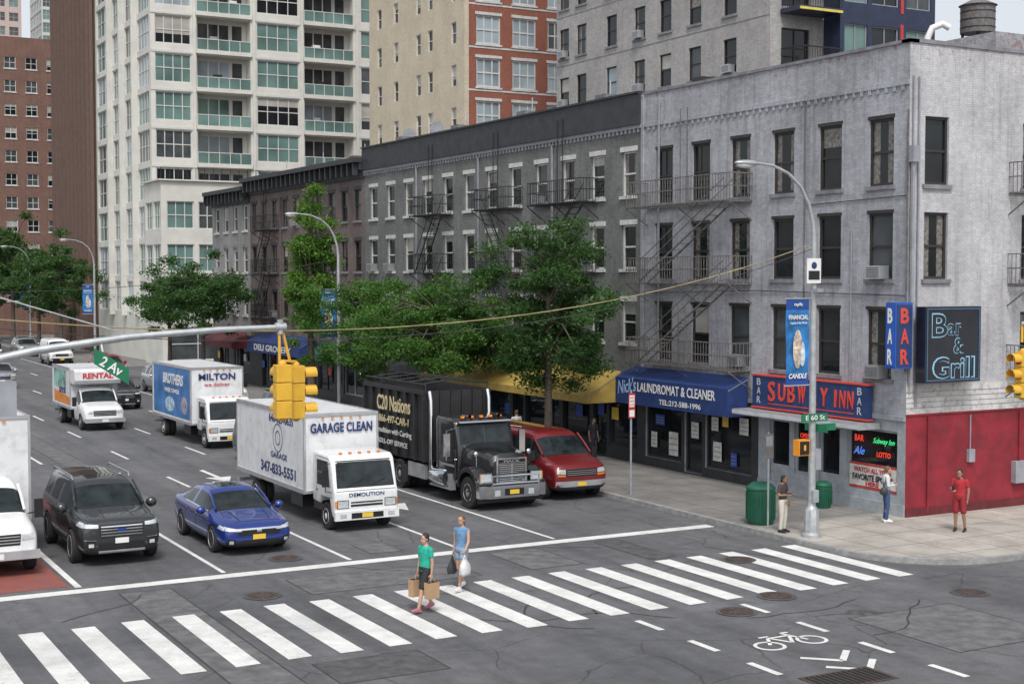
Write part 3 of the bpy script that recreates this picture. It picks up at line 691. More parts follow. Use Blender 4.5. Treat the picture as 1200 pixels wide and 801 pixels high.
slab('rear_apartment_building',75,100,70,92,21,BB,BRN,[GL_D],[2+3*i for i in range(8)],[2+3*i for i in range(6)],3.1,5,1.7,1.0)
WOOD=pm('weathered_wood',(.15,.14,.14),.85,var=.3,scale=4)
mb=MB(); wc=(84.5,79.3,0)
for a in range(4):
    x=wc[0]+math.cos(a*math.pi/2+.78)*1.1; y=wc[1]+math.sin(a*math.pi/2+.78)*1.1; mb.bar((x,y,20.0),(x,y,26.2),.16,.16,IRON)
mb.lathe((wc[0],wc[1],26.2),'z',[(1.3,0),(1.3,2.1),(1.45,2.1),(0.05,2.8)],24,WOOD)
for z in (.4,1,1.6): mb.lathe((wc[0],wc[1],26.2),'z',[(1.31,z-.03),(1.33,z-.03),(1.33,z+.03),(1.31,z+.03)],24,IRON)
mb.obj('water_tower',smooth=30)
mb=MB(); mb.tube([(34.4,34.4,13.9),(34.4,34.4,15.3),(34.5,34.3,15.6),(34.75,34.1,15.72),(34.95,34.0,15.6)],.11,12,WHITE); mb.obj('roof_vent_pipe',smooth=40)
def dish(x,y,z,r=.45):
    mb=MB(); mb.tube([(x,y,z-.9),(x,y,z)],.03,8,STEEL)
    mb.lathe((x,y-.1,z),'y',[(r,-.16),(r*.8,-.07),(r*.5,-.01),(r*.2,.03),(.02,.04)],18,GREYT); mb.tube([(x,y-.1,z-r*.8),(x,y-.6,z-.05)],.015,6,STEEL)
    mb.obj('satellite_dish',smooth=50)
dish(33.5,73,15.4,.42); dish(33.3,69,15.4,.42)

# ---------------------------------------------------------------- awnings and signs
BLU=pm('awning_blue',(.016,.038,.145),.6,var=.22,scale=3,dirt=.15)
YAW=pm('awning_mustard',(.43,.30,.075),.65,var=.22,scale=2,dirt=.25)
GRA=pm('awning_grey',(.08,.08,.09),.6,var=.2)
def awning(name,y0,y1,z0,z1,dep,val,mat):
    e=empty(name); mb=MB(); X0=FX-.13
    n=max(4,int((y1-y0)/.6))
    for i in range(n):
        a,b=y0+(y1-y0)*i/n,y0+(y1-y0)*(i+1)/n
        for j in range(4):
            t0,t1=j/4,(j+1)/4; sg=lambda t,c: -.045*math.sin(t*math.pi)*(.6+.4*math.cos(c*2.1))
            P=lambda t,c: (X0-dep*t,c,z1+(z0+val-z1)*t+sg(t,c))
            mb.face([P(t0,a),P(t0,b),P(t1,b),P(t1,a)],mat)
    mb.face([(X0-dep,y0,z0+val),(X0-dep,y1,z0+val),(X0-dep,y1,z0),(X0-dep,y0,z0)],mat)
    for y in (y0,y1): mb.face([(X0,y,z1),(X0-dep,y,z0+val),(X0-dep,y,z0),(X0,y,z0)],mat)
    n=int((y1-y0)/1.2)
    for i in range(n+1):
        y=y0+(y1-y0)*i/n; mb.bar((X0,y,z1-.08),(X0-dep+.03,y,z0+val-.08),.03,.03,ALU)
    mb.bar((X0-dep+.02,y0,z0+.02),(X0-dep+.02,y1,z0+.02),.03,.03,ALU)
    mb.obj('canopy',e,smooth=25); return e
TW=pm('letter_white',(.72,.72,.69),.5,var=.05)
e=awning('laundromat_awning',39.75,46.9,2.62,4.0,.9,1.0,BLU)
text("LAUNDROMAT & CLEANER",4.9,.36,(FX-.13-.9-.008,42.9,3.32),'-X',TW,e,bold=.012)
text("Nick's",1.3,.55,(FX-.13-.9-.008,46.1,3.32),'-X',pm('letter_pale_blue',(.35,.5,.8),.5),e,bold=.01,rot=.15,shear=.3)
text("TEL:212-588-1996",2.6,.2,(FX-.13-.9-.008,42.6,2.85),'-X',TW,e,bold=.01)
e=awning('restaurant_awning',47.9,63.5,2.5,3.75,1.6,.3,YAW)
awning('shop_awning',64.3,70.5,2.6,3.6,1.0,.4,GRA); awning('shop_awning',75,80.5,2.6,3.7,1.0,.4,pm('awning_green',(.02,.09,.05),.6))
e=awning('shop_awning',82,92,2.6,3.8,1.0,.7,BLU); text("DELI GROCERY",7,.4,(FX-1.14,87,2.95),'-X',TW,e,bold=.01)
awning('shop_awning',95,102,2.6,3.7,1.1,.5,pm('awning_maroon',(.12,.02,.03),.6))
NAV=pm('sign_navy',(.018,.042,.13),.45,var=.2,dirt=.1); RT=pm('sign_red',(.55,.06,.04),.4,var=.12,emis=.10); SBL=pm('sign_blue',(.02,.09,.40),.4,var=.1)
e=empty('bar_fascia_sign'); mb=MB(); mb.box(FX-.36,FX-.11,33.55,39.2,3.06,4.12,NAV); mb.box(FX-.39,FX-.11,33.5,39.25,4.12,4.17,RT); mb.box(FX-.39,FX-.11,33.5,39.25,3.01,3.06,RT)
mb.box(FX-1.0,FX-.11,33.2,39.5,2.78,2.96,STEEL); mb.box(FX-1.02,FX-1.001,33.2,39.5,2.81,2.93,pm('trim_pale',(.5,.52,.55),.5)); mb.obj('board',e)
ZS=3.62
for i,(c,yy) in enumerate(zip("SUBWAY",[38.15,37.62,37.12,36.6,36.02,35.5])): text(c,.36,.60 if c!='S' else .68,(FX-.38,yy,ZS),'-X',RT,e,bold=.015,ext=.03)
for c,yy in zip("INN",[34.95,34.62,34.25]): text(c,.10 if c=='I' else .26,.56,(FX-.38,yy,ZS),'-X',RT,e,bold=.015,ext=.03)
mb=MB(); mb.box(FX-.375,FX-.361,34.1,38.35,3.18,3.21,RT); mb.obj('underline',e)
for y in (33.85,38.85):
    for i,c in enumerate('BAR'): text(c,.20,.24,(FX-.37,y,3.92-i*.31),'-X',pm('letter_dull_white',(.45,.47,.5),.5),e,bold=.01)
e=empty('bar_corner_sign'); mb=MB(); mb.box(30.72,31.42,31.88,32.3,4.75,6.75,SBL); mb.box(30.77,31.37,31.86,31.879,4.81,6.69,NAV); mb.box(30.70,30.719,31.93,32.25,4.81,6.69,SBL)
for z in (4.9,6.5): mb.bar((31.37,32.2,z),(31.6,32.3,z),.05,.05,IRON)
mb.obj('box',e,bevel=.015)
for i,c in enumerate('BAR'):
    text(c,.34,.46,(31.07,31.85,6.35-i*.62),'-Y',RT,e,bold=.03); text(c,.2,.46,(30.695,32.09,6.35-i*.62),'-X',TW,e,bold=.03)
BKN=pm('sign_panel_midnight',(.012,.015,.024),.3,var=.2,coat=.4)
e=empty('bar_and_grill_sign'); mb=MB(); mb.box(31.62,33.95,31.55,31.95,4.3,6.62,BKN)
NF=pm('neon_tube_off_blue',(.07,.16,.26),.3)
for a in ((31.68,33.89,31.53,31.549,4.36,4.39),(31.68,33.89,31.53,31.549,6.53,6.56),(31.68,31.71,31.53,31.549,4.39,6.53),(33.86,33.89,31.53,31.549,4.39,6.53)): mb.box(*a,NF)
for z in (4.6,6.4): 
    for x in (31.9,33.7): mb.bar((x,31.9,z),(x,32.2,z),.05,.05,IRON)
mb.obj('box',e,bevel=.02)
NT=pm('neon_tube_pale',(.25,.46,.60),.3,emis=.15)
def neon(s,w,h,x,z):
    text(s,w*1.06,h*1.1,(x,31.54,z),'-Y',NT,e,bold=.035,ext=.004); text(s,w*.98,h*.98,(x,31.53,z),'-Y',BKN,e,bold=.004,ext=.012)
neon("B",.62,.68,32.2,6.05); neon("a",.3,.34,32.68,5.92); neon("r",.25,.36,33.0,5.92); neon("&",.42,.45,33.0,5.42); neon("Grill",1.7,.62,32.8,4.76)

# ---------------------------------------------------------------- street furniture
BAN=pm('banner_blue',(.02,.17,.45),.6,var=.5,scale=2.2); BNV=pm('banner_navy',(.012,.06,.26),.6)
def street_lamp(x,y,banner=True):
    e=empty('street_lamp',(x,y,.14)); mb=MB()
    mb.lathe((0,0,0),'z',[(.29,0),(.29,.08),(.22,.14),(.20,.75),(.15,.85),(.12,.9),(.115,1.0)],8,STEEL)
    mb.tube([(0,0,1),(0,0,5),(0,0,8.5)],[.11,.095,.075],12,STEEL)
    pts=[(0,0,8.4),(-.05,0,8.9),(-.2,0,9.4),(-.5,0,9.9),(-.95,0,10.25),(-1.5,0,10.45),(-2.1,0,10.5)]
    mb.tube(pts,[.07,.06,.055,.05,.045,.04,.035],10,STEEL)
    mb.ball((-2.4,0,10.48),.42,.15,.09,STEEL,14,8); mb.ball((-2.45,0,10.42),.3,.12,.09,pm('lamp_lens',(.55,.57,.55),.2),12,8)
    mb.obj('pole',e,smooth=40)
    if banner:
        m2=MB()
        n=8
        for i in range(n):
            for j in range(6):
                z0,z1=4.35+2.4*i/n,4.35+2.4*(i+1)/n; x0,x1=-.98+.82*j/6,-.98+.82*(j+1)/6
                w=lambda xx,zz: .03*math.sin(xx*6+zz*2.2)*math.sin((zz-4.35)/2.4*math.pi)
                m2.face([(x0,w(x0,z0),z0),(x1,w(x1,z0),z0),(x1,w(x1,z1),z1),(x0,w(x0,z1),z1)],BNV if i in (0,7) else BAN)
        m2.ball((-.57,-.02,5.35),.17,.03,.55,pm('banner_tan',(.50,.42,.34),.6,var=.5,scale=9),14,10)
        m2.ball((-.40,-.02,5.2),.10,.03,.35,pm('banner_pale',(.55,.65,.72),.6,var=.4,scale=9),12,8)
        for z in (4.33,6.77): m2.tube([(0,0,z),(-1.02,0,z)],.018,8,STEEL)
        m2.obj('banner',e)
        text("nyfc",.3,.12,(-.57,-.04,6.6),'-Y',TW,e,bold=.02); text("FINANCIAL",.7,.13,(-.57,-.045,6.25),'-Y',TW,e,bold=.02); text("Capital of the World",.6,.08,(-.57,-.045,6.08),'-Y',TW,e,bold=.01); text("CANDLE",.66,.14,(-.57,-.04,4.6),'-Y',TW,e,bold=.02,shear=.3)
    return e
L0=street_lamp(26.85,31.1)
street_lamp(26.8,66.7); street_lamp(26.8,121); street_lamp(26.8,150)
mb=MB(); mb.box(-.35,.15,-.13,-.11,7.2,7.9,WHITE); mb.box(-.3,.1,-.137,-.131,7.3,7.55,BLACK)
mb.ball((-.1,-.135,7.7),.1,.01,.1,NAV,12,6); mb.box(-.12,.1,-.3,-.08,6.95,7.05,GREYT); mb.obj('notice_plate',L0)
GRN=pm('street_sign_green',(.01,.16,.08),.45,var=.06)
mb=MB(); mb.box(-.5,.45,-.13,-.11,3.3,3.52,GRN); mb.box(.11,.13,-.5,.45,3.0,3.22,GRN); mb.box(.14,.75,-.13,-.11,3.02,3.22,GRN); mb.obj('street_name_plates',L0)
text("E 60 St",.7,.14,(0,-.135,3.41),'-Y',TW,L0,bold=.01)
OR=pm('signal_orange',(.75,.28,.02),.5,var=.1)
mb=MB(); mb.box(-.62,-.22,-.16,.08,2.35,2.8,OR); mb.box(-.58,-.26,-.19,-.161,2.39,2.76,BLACK); mb.bar((-.22,0,2.7),(0,0,2.7),.05,.05,STEEL); mb.bar((-.22,0,2.45),(0,0,2.45),.05,.05,STEEL)
mb.box(-.46,-.38,-.194,-.191,2.5,2.66,OR); mb.obj('pedestrian_signal',L0,bevel=.01)
mb=MB(); mb.box(-.1,.1,-.2,-.1,1.0,1.35,GREYT); mb.box(.1,.3,-.05,.15,1.9,2.5,GREYT); mb.obj('control_box',L0,bevel=.01)
def signal_head(mb,x,y,z,facing=(0,1),h=.325):
    fx,fy=facing
    for k in range(3):
        zc=z-k*(h+.012)
        mb.box(x-.15,x+.15,y-.11,y+.11,zc-h/2,zc+h/2,YEL)
        c=Vector((x+fx*.15,y+fy*.11,zc)); 
        for a in range(10):
            t0=R(-20+220*a/10); t1=R(-20+220*(a+1)/10); sx,sy=-fy,fx
            def pp(t,d): return (c.x+sx*.13*math.cos(t)+fx*d,c.y+sy*.13*math.cos(t)+fy*d,c.z+.13*math.sin(t))
            mb.face([pp(t0,.005),pp(t1,.005),pp(t1,.24),pp(t0,.24)],YEL)
        mb.lathe(tuple(c),'y' if abs(fy) else 'x',[(.12,.002*(fx+fy)),(.05,.01*(fx+fy)),(.001,.012*(fx+fy))],14,(REDL,AMB,pm('green_lens',(.02,.2,.1),.3))[k])
    mb.lathe((x,y,z+h/2),'z',[(.08,0),(.07,.05),(.03,.08)],12,YEL); mb.lathe((x,y,z-2.5*h-.03),'z',[(.03,-.05),(.07,-.02),(.08,0)],12,YEL)
e=empty('traffic_signal_mast')
mb=MB(); mb.tube([(2.6,25.3,.1),(2.6,25.3,4),(2.6,25.3,7.8)],[.15,.12,.09],12,STEEL)
mb.tube([(2.6,25.3,5.75),(3.4,25.3,6.0),(4.6,25.3,6.25),(6.2,25.3,6.45),(7.8,25.3,6.55),(9.1,25.3,6.58)],[.09,.085,.075,.065,.055,.05],12,STEEL)
mb.lathe((9.0,25.3,6.58),'x',[(.08,-.1),(.08,.1)],12,STEEL); mb.tube([(9.0,25.3,6.45),(9.0,25.3,6.72)],.06,10,STEEL)
mb.tube([(2.6,25.3,7.6),(6,25.3,6.55)],.015,6,STEEL); mb.obj('mast_arm',e,smooth=40)
mb=MB(); signal_head(mb,9.0,25.2,5.72,(0,1)); signal_head(mb,9.34,25.42,5.68,(1,0)); mb.tube([(8.98,25.3,5.85),(8.98,25.3,6.5)],.03,8,YEL); mb.tube([(9.2,25.36,5.95),(9.05,25.32,6.5)],.03,8,YEL); mb.bar((9.0,25.3,5.95),(9.34,25.4,5.92),.05,.05,YEL)
mb.obj('signal_heads',e,bevel=.012)
mb=MB(); mb.hexa([(5.55,25.16,6.0),(6.15,25.16,5.62),(6.15,25.18,5.62),(5.55,25.18,6.0),(5.55,25.16,6.28),(6.15,25.16,5.90),(6.15,25.18,5.90),(5.55,25.18,6.28)],GRN)
mb.bar((5.7,25.17,6.2),(5.7,25.3,6.38),.03,.03,STEEL); mb.obj('street_name_plate',e)
text("2 Av",.42,.18,(5.85,25.15,5.95),'-Y',TW,e,bold=.02,rot=-.565)
mb=MB(); mb.box(3.2,4.25,25.15,25.2,5.15,5.75,GREYT); mb.bar((3.8,25.2,5.7),(3.8,25.3,6.05),.05,.05,STEEL); mb.obj('sign_back_plate',e)
e=empty('traffic_signal_mast')
mb=MB(); mb.tube([(27.3,16.5,.1),(27.3,16.5,4),(27.3,16.5,6.6)],[.14,.12,.09],12,STEEL); mb.tube([(27.3,16.5,5.9),(26.5,18,6.4),(25.3,20.3,6.5),(24.6,21.7,6.5)],[.08,.07,.06,.05],12,STEEL); mb.tube([(24.6,21.7,6.5),(24.6,21.7,6.1)],.03,8,YEL); mb.obj('mast_arm',e,smooth=40)
mb=MB(); signal_head(mb,24.7,21.75,5.72,(-1,0)); mb.obj('signal_heads',e,bevel=.012)
def cable(name,a,b,sag,r,mat):
    a=Vector(a);b=Vector(b); pts=[]
    for i in range(33):
        t=i/32; p=a.lerp(b,t); p.z-=4*sag*t*(1-t); pts.append(p)
    mb=MB(); mb.tube(pts,r,6,mat); mb.obj(name,smooth=60)
CBL=pm('cable_ochre',(.30,.25,.13),.6,var=.2); CBK=pm('cable_black',(.05,.05,.05),.6)
cable('overhead_cable',(26.8,31.1,8.45),(2.6,25.3,6.95),1.15,.014,CBL)
cable('overhead_cable',(26.8,31.15,8.3),(2.6,25.32,6.8),1.20,.009,CBK)
cable('overhead_cable',(26.8,66.7,8.4),(-4,60,7.6),1.1,.014,CBK)
cable('overhead_cable',(26.8,121,8.4),(-4,110,7.6),1.1,.016,CBK)
BG=pm('bin_green',(.012,.095,.055),.5,var=.15)
def litter_bin(x,y,r=.4,h=1.1):
    mb=MB(); mb.lathe((x,y,.14),'z',[(r*.86,0),(r*.9,.05),(r,.12),(r,h*.82),(r*1.06,h*.84),(r*1.06,h*.88),(r*.95,h*.92),(r*.62,h)],24,BG)
    for i in range(24):
        a=2*math.pi*i/24; mb.box(x+(r+.012)*math.cos(a)-.012,x+(r+.012)*math.cos(a)+.012,y+(r+.012)*math.sin(a)-.012,y+(r+.012)*math.sin(a)+.012,.3,.14+h*.78,BG)
    mb.obj('litter_bin',smooth=40)
litter_bin(26.95,33.5,.42,1.25); litter_bin(30.6,34.9,.27,.85)
e=empty('parking_sign_post',(26.75,40.2,.14)); mb=MB(); mb.tube([(0,0,0),(0,0,3.55)],.035,8,GREYT); mb.obj('post',e)
mb=MB(); mb.box(-.13,.13,-.05,-.035,2.6,3.45,pm('sign_red_plate',(.4,.03,.03),.5)); mb.box(-.10,.10,-.056,-.051,2.98,3.38,TW); mb.box(-.10,.10,-.056,-.051,2.65,2.88,TW); mb.obj('plate',e)
for i in range(3): text("NO",.14,.07,(0,-.06,3.3-i*.12),'-Y',REDL,e)
def post(x,y,h=2.6,pl=TW,hd=PR):
    mb=MB(); mb.tube([(x,y,.14),(x,y,h)],.03,8,GREYT); mb.box(x-.15,x+.15,y-.045,y-.03,h-.75,h-.05,pl); mb.box(x-.12,x+.12,y-.05,y-.046,h-.4,h-.12,hd); mb.obj('traffic_sign')
post(26.8,57); post(26.5,32.6,3.0,IRONR,GREYT)
mb=MB(); yy=54.4; x=27.1; mb.box(x-.22,x+.22,yy-.2,yy+.2,.45,1.15,pm('news_box_blue',(.02,.08,.3),.5)); mb.box(x-.18,x+.18,yy-.21,yy-.2,.7,1.05,GL_D); mb.box(x-.05,x+.05,yy-.05,yy+.05,.14,.45,IRON); mb.box(x-.2,x+.2,yy-.18,yy+.18,.14,.18,IRON); mb.obj('newspaper_box',bevel=.01)

# ---------------------------------------------------------------- trees
BARK=pm('tree_bark',(.10,.08,.065),.9,var=.3,scale=6,bump=.6,bscale=25)
LEAF=leaf_mat('foliage_green',(.042,.110,.022),(.095,.185,.045)); LEAF2=leaf_mat('foliage_deep',(.032,.082,.026),(.065,.13,.038)); LEAF3=leaf_mat('foliage_bright',(.07,.155,.025),(.125,.22,.045))
SOIL=pm('tree_pit_soil',(.05,.04,.03),.95,var=.3,scale=8)
def tree(x,y,h,zc,rx,rz,n_cl,per,leaf,ls=.13,seed=1,ry=None,lean=(0,0),clr=.5):
    rg=np.random.RandomState(seed); ry=ry or rx
    e=empty('street_tree',(x,y,.14)); C=np.array([lean[0],lean[1],zc])
    cl=[]
    while len(cl)<n_cl:
        p=rg.uniform(-1,1,3); d=np.linalg.norm(p)
        if d>1 or d<.35: continue
        k=.80+.42*math.sin(3*math.atan2(p[1],p[0])+seed)*math.cos(2.3*p[2]+seed)
        cl.append(C+p*np.array([rx,ry,rz])*min(k+.14,1.22))
    cl=np.array(cl)
    mb=MB(); z1=zc-rz*.55; r0=max(.09,h*.016)
    trunk=[Vector((0,0,-.1)),Vector((.04,.03,z1*.5)),Vector((lean[0]*.5,lean[1]*.5,z1)),Vector((lean[0]*.9,lean[1]*.9,zc)),Vector((lean[0],lean[1],zc+rz*.6))]
    mb.tube(trunk,[r0*1.35,r0,r0*.85,r0*.5,r0*.2],10,BARK)
    for i in range(0,n_cl,2):
        p=Vector(cl[i]); st=trunk[2].lerp(trunk[3],rg.uniform(0,1)) if p.z<zc+rz*.2 else trunk[3].lerp(trunk[4],rg.uniform(0,.7))
        m=st.lerp(p,.5)+Vector((0,0,.1+.12*(p-st).length)); mb.tube([st,m,p],[r0*.38,r0*.22,r0*.07],6,BARK,cap=False)
    mb.box(-.7,.7,-.7,.7,-.02,.012,SOIL) 
    mb.obj('trunk_and_limbs',e,smooth=60)
    N=n_cl*per; idx=np.repeat(np.arange(n_cl),per); sz=rg.uniform(.55,1.45,n_cl)*clr
    off=rg.normal(0,1,(N,3)); off/= (np.linalg.norm(off,axis=1)[:,None]+1e-6); off*= (rg.uniform(0,1,N)**.6*rg.uniform(.8,1.4,N))[:,None]*sz[idx][:,None]; off[:,2]*=.55
    P=cl[idx]+off
    nrm=rg.normal(0,1,(N,3)); nrm[:,2]+=.8; nrm/=np.linalg.norm(nrm,axis=1)[:,None]
    t=np.cross(nrm,rg.normal(0,1,(N,3))); t/=np.linalg.norm(t,axis=1)[:,None]; b=np.cross(nrm,t)
    s=(ls*rg.uniform(.6,1.3,N))[:,None]
    V=np.stack([P-t*s,P-b*s*.42,P+t*s,P+b*s*.42],1).reshape(-1,3)
    me=bpy.data.meshes.new('crown'); me.vertices.add(4*N); me.vertices.foreach_set('co',V.reshape(-1)); me.loops.add(4*N); me.loops.foreach_set('vertex_index',np.arange(4*N))
    me.polygons.add(N); me.polygons.foreach_set('loop_start',np.arange(N)*4); me.materials.append(leaf); me.update(calc_edges=True)
    o=bpy.data.objects.new('crown_foliage',me); COL.objects.link(o); o.parent=e
tree(27.4,46.9,9.6,6.2,2.85,3.4,125,320,LEAF2,.082,3,clr=.54)
tree(27.6,57.0,8,5.1,3.6,2.2,130,320,LEAF,.088,5,ry=3.8,clr=.62)
tree(27.6,64.5,7.5,5.1,3.2,2.1,95,320,LEAF,.088,8,ry=3.8,clr=.62)
tree(27.5,72.5,12,7.4,1.5,4.7,85,250,LEAF3,.10,11,clr=.52)
tree(27.5,92.5,9,6.2,3.3,2.4,75,240,LEAF2,.12,14,ry=4.2,clr=.8)
tree(27.6,101,9,5.8,3.0,2.2,50,200,LEAF2,.13,15,clr=.8)
tree(27.6,139,11,7.4,3.6,3.6,60,190,LEAF2,.16,17,clr=.9); tree(27.6,150,11,6.8,3.4,3.3,50,170,LEAF2,.17,19,clr=.9)
tree(27.6,165,14,9.0,4.2,4.6,60,170,LEAF2,.2,23,clr=1.1); tree(27.6,178,14,8.6,4.5,4.5,50,160,LEAF2,.22,29,clr=1.2)
for i,(yy) in enumerate((205,225,250,280)): tree(27.6,yy,14,8,4.5,4.5,35,120,LEAF2,.33,31+i,clr=1.4)

# ---------------------------------------------------------------- vehicles (local: front at y=0 facing -Y, x centred)
def wheel(mb,x,y,r,w,side,rimm=ALU,spokes=5,truck=False):
    s=side; rr=r*(.66 if not truck else .56)
    def A(a): return a*s
    mb.lathe((x,y,r),'x',[(rr,A(-w/2)),(r-.025,A(-w/2)),(r,A(-w/2+.03)),(r,A(w/2-.03)),(r-.025,A(w/2)),(rr,A(w/2))],28,RUB)
    mb.lathe((x,y,r),'x',[(rr,A(w/2-.001)),(rr*.96,A(w/2+.008)),(rr*.88,A(w/2-.02))],28,rimm)
    mb.lathe((x,y,r),'x',[(rr*.95,A(w/2-.07)),(.01,A(w/2-.07))],20,DARK if not truck else rimm)
    if truck:
        mb.lathe((x,y,r),'x',[(rr*.5,A(w/2-.07)),(rr*.42,A(w/2+.0)),(.02,A(w/2+.03))],16,rimm)
        for i in range(8):
            a=2*math.pi*i/8; mb.lathe((x,y+rr*.68*math.cos(a),r+rr*.68*math.sin(a)),'x',[(rr*.12,A(w/2-.069)),(rr*.12,A(w/2-.06))],8,DARK)
    else:
        for i in range(spokes):
            a=2*math.pi*i/spokes+.3
            for d in (-.09,.09):
                p0=(x+A(w/2-.03),y+.03*math.cos(a),r+.03*math.sin(a)); p1=(x+A(w/2-.015),y+rr*.93*math.cos(a+d),r+rr*.93*math.sin(a+d)); mb.bar(p0,p1,.028,.03,rimm)
        mb.lathe((x,y,r),'x',[(rr*.2,A(w/2-.04)),(rr*.18,A(w/2-.005)),(.01,A(w/2))],12,rimm)
def fixn(me):
    bm=bmesh.new(); bm.from_mesh(me); bmesh.ops.recalc_face_normals(bm,faces=bm.faces); bm.to_mesh(me); bm.free()
def loft(st,paint,glassm,low,roofm=None,sub=2,arches=()):
    mb=MB(); rings=[]
    for s in st:
        y,zb,w,zt,wr,zr=s[:6]
        h=[(0,zb),(w*.80,zb),(w*.965,zb+.09),(w,zb+(zt-zb)*.5),(w*.99,zt-.10),(w*.945,zt),(wr,zt+(zr-zt)*.86),(wr*.80,zr-.012*(zr>zt+.2)),(0,zr+.015)]
        ring=[(x,y,z) for x,z in h]+[(-x,y,z) for x,z in h[7:0:-1]]
        k=len(mb.v); mb.v.extend(ring); rings.append(k)
    n=16
    for j in range(len(st)-1):
        sd,tp=st[j][6],st[j][7]
        for q in range(n):
            i=q if q<8 else 15-q
            m=paint
            if i<=1: m=low
            elif i==5: m=glassm if sd=='g' else paint
            elif i>=6: m=glassm if tp=='g' else (roofm or paint if tp=='r' else paint)
            a,b=rings[j],rings[j+1]
            mb.f.append((a+q,a+(q+1)%n,b+(q+1)%n,b+q)); mb.m.append(mb.mi(m))
    for k,rev in ((rings[0],0),(rings[-1],1)):
        for i in range(8):
            l0=(16-i)%16; l1=(16-i-1)%16
            q=[k+i,k+i+1,k+l1,k+l0]; q=[v for t,v in enumerate(q) if v not in q[:t]]
            mb.f.append(tuple(q) if rev else tuple(q[::-1])); mb.m.append(mb.mi(paint if i>1 else low))
    o=mb.obj('tmp'); sm=o.modifiers.new('s','SUBSURF'); sm.levels=sub; sm.render_levels=sub
    bpy.context.view_layer.update(); me=bake(o); fixn(me); o=link(me,'tmp')
    for (y,r) in arches:
        c=MB()
        for sx in (-1,1): c.lathe((sx*1.05,y,r*.92),'x',[(r,-.36),(r,.36)],32,DARK)
        c2=c.obj('cut'); fixn(c2.data)
        if DARK.name not in [m.name for m in o.data.materials]: o.data.materials.append(DARK)
        b=o.modifiers.new('b','BOOLEAN'); b.operation='DIFFERENCE'; b.object=c2; b.solver='EXACT'
        try: b.material_mode='TRANSFER'
        except Exception: pass
        bpy.context.view_layer.update(); me=bake(o); bpy.data.objects.remove(c2); o=link(me,'tmp')
    me=o.data; bpy.data.objects.remove(o); return me
def bvh_of(me):
    return BVHTree.FromPolygons([v.co.copy() for v in me.vertices],[tuple(p.vertices) for p in me.polygons])
def patch(mb,bvh,quad,axis,mat,off=.006,nu=8,nv=4):
    D={'f':(lambda a,b:(Vector((a,-4,b)),Vector((0,1,0)))),'l':(lambda a,b:(Vector((-5,a,b)),Vector((1,0,0)))),'r':(lambda a,b:(Vector((5,a,b)),Vector((-1,0,0)))),'b':(lambda a,b:(Vector((a,20,b)),Vector((0,-1,0)))),'t':(lambda a,b:(Vector((a,b,9)),Vector((0,0,-1))))}[axis]
    g=[]
    for j in range(nv+1):
        row=[]
        for i in range(nu+1):
            u,v=i/nu,j/nv
            a=(quad[0][0]*(1-u)+quad[1][0]*u)*(1-v)+(quad[3][0]*(1-u)+quad[2][0]*u)*v
            b=(quad[0][1]*(1-u)+quad[1][1]*u)*(1-v)+(quad[3][1]*(1-u)+quad[2][1]*u)*v
            o,d=D(a,b); h=bvh.ray_cast(o,d); row.append(h[0]-d*off if h[0] is not None else None)
        g.append(row)
    for j in range(nv):
        for i in range(nu):
            q=[g[j][i],g[j][i+1],g[j+1][i+1],g[j+1][i]]
            if all(p is not None for p in q): mb.face(q,mat)
def seam(mb,bvh,pts,axis,w=.014,mat=DARK,off=.004):
    for a,b in zip(pts[:-1],pts[1:]):
        d=Vector((b[0]-a[0],b[1]-a[1])); L=d.length; d/=L; n=Vector((-d.y,d.x))*w/2; k=max(1,int(L/.15))
        patch(mb,bvh,[(a[0]-n.x,a[1]-n.y),(b[0]-n.x,b[1]-n.y),(b[0]+n.x,b[1]+n.y),(a[0]+n.x,a[1]+n.y)],axis,mat,off,k,1)
def sym(quad): return [(-a,b) for a,b in quad]
def mirror_arm(mb,x,y,z,s,mat,w=.2,h=.14,d=.1):
    mb.ball((x+s*.14,y,z),w/2+.02,d,h/2+.03,mat,12,8); mb.box(x,x+s*.1,y-.03,y+.03,z-.04,z,mat)
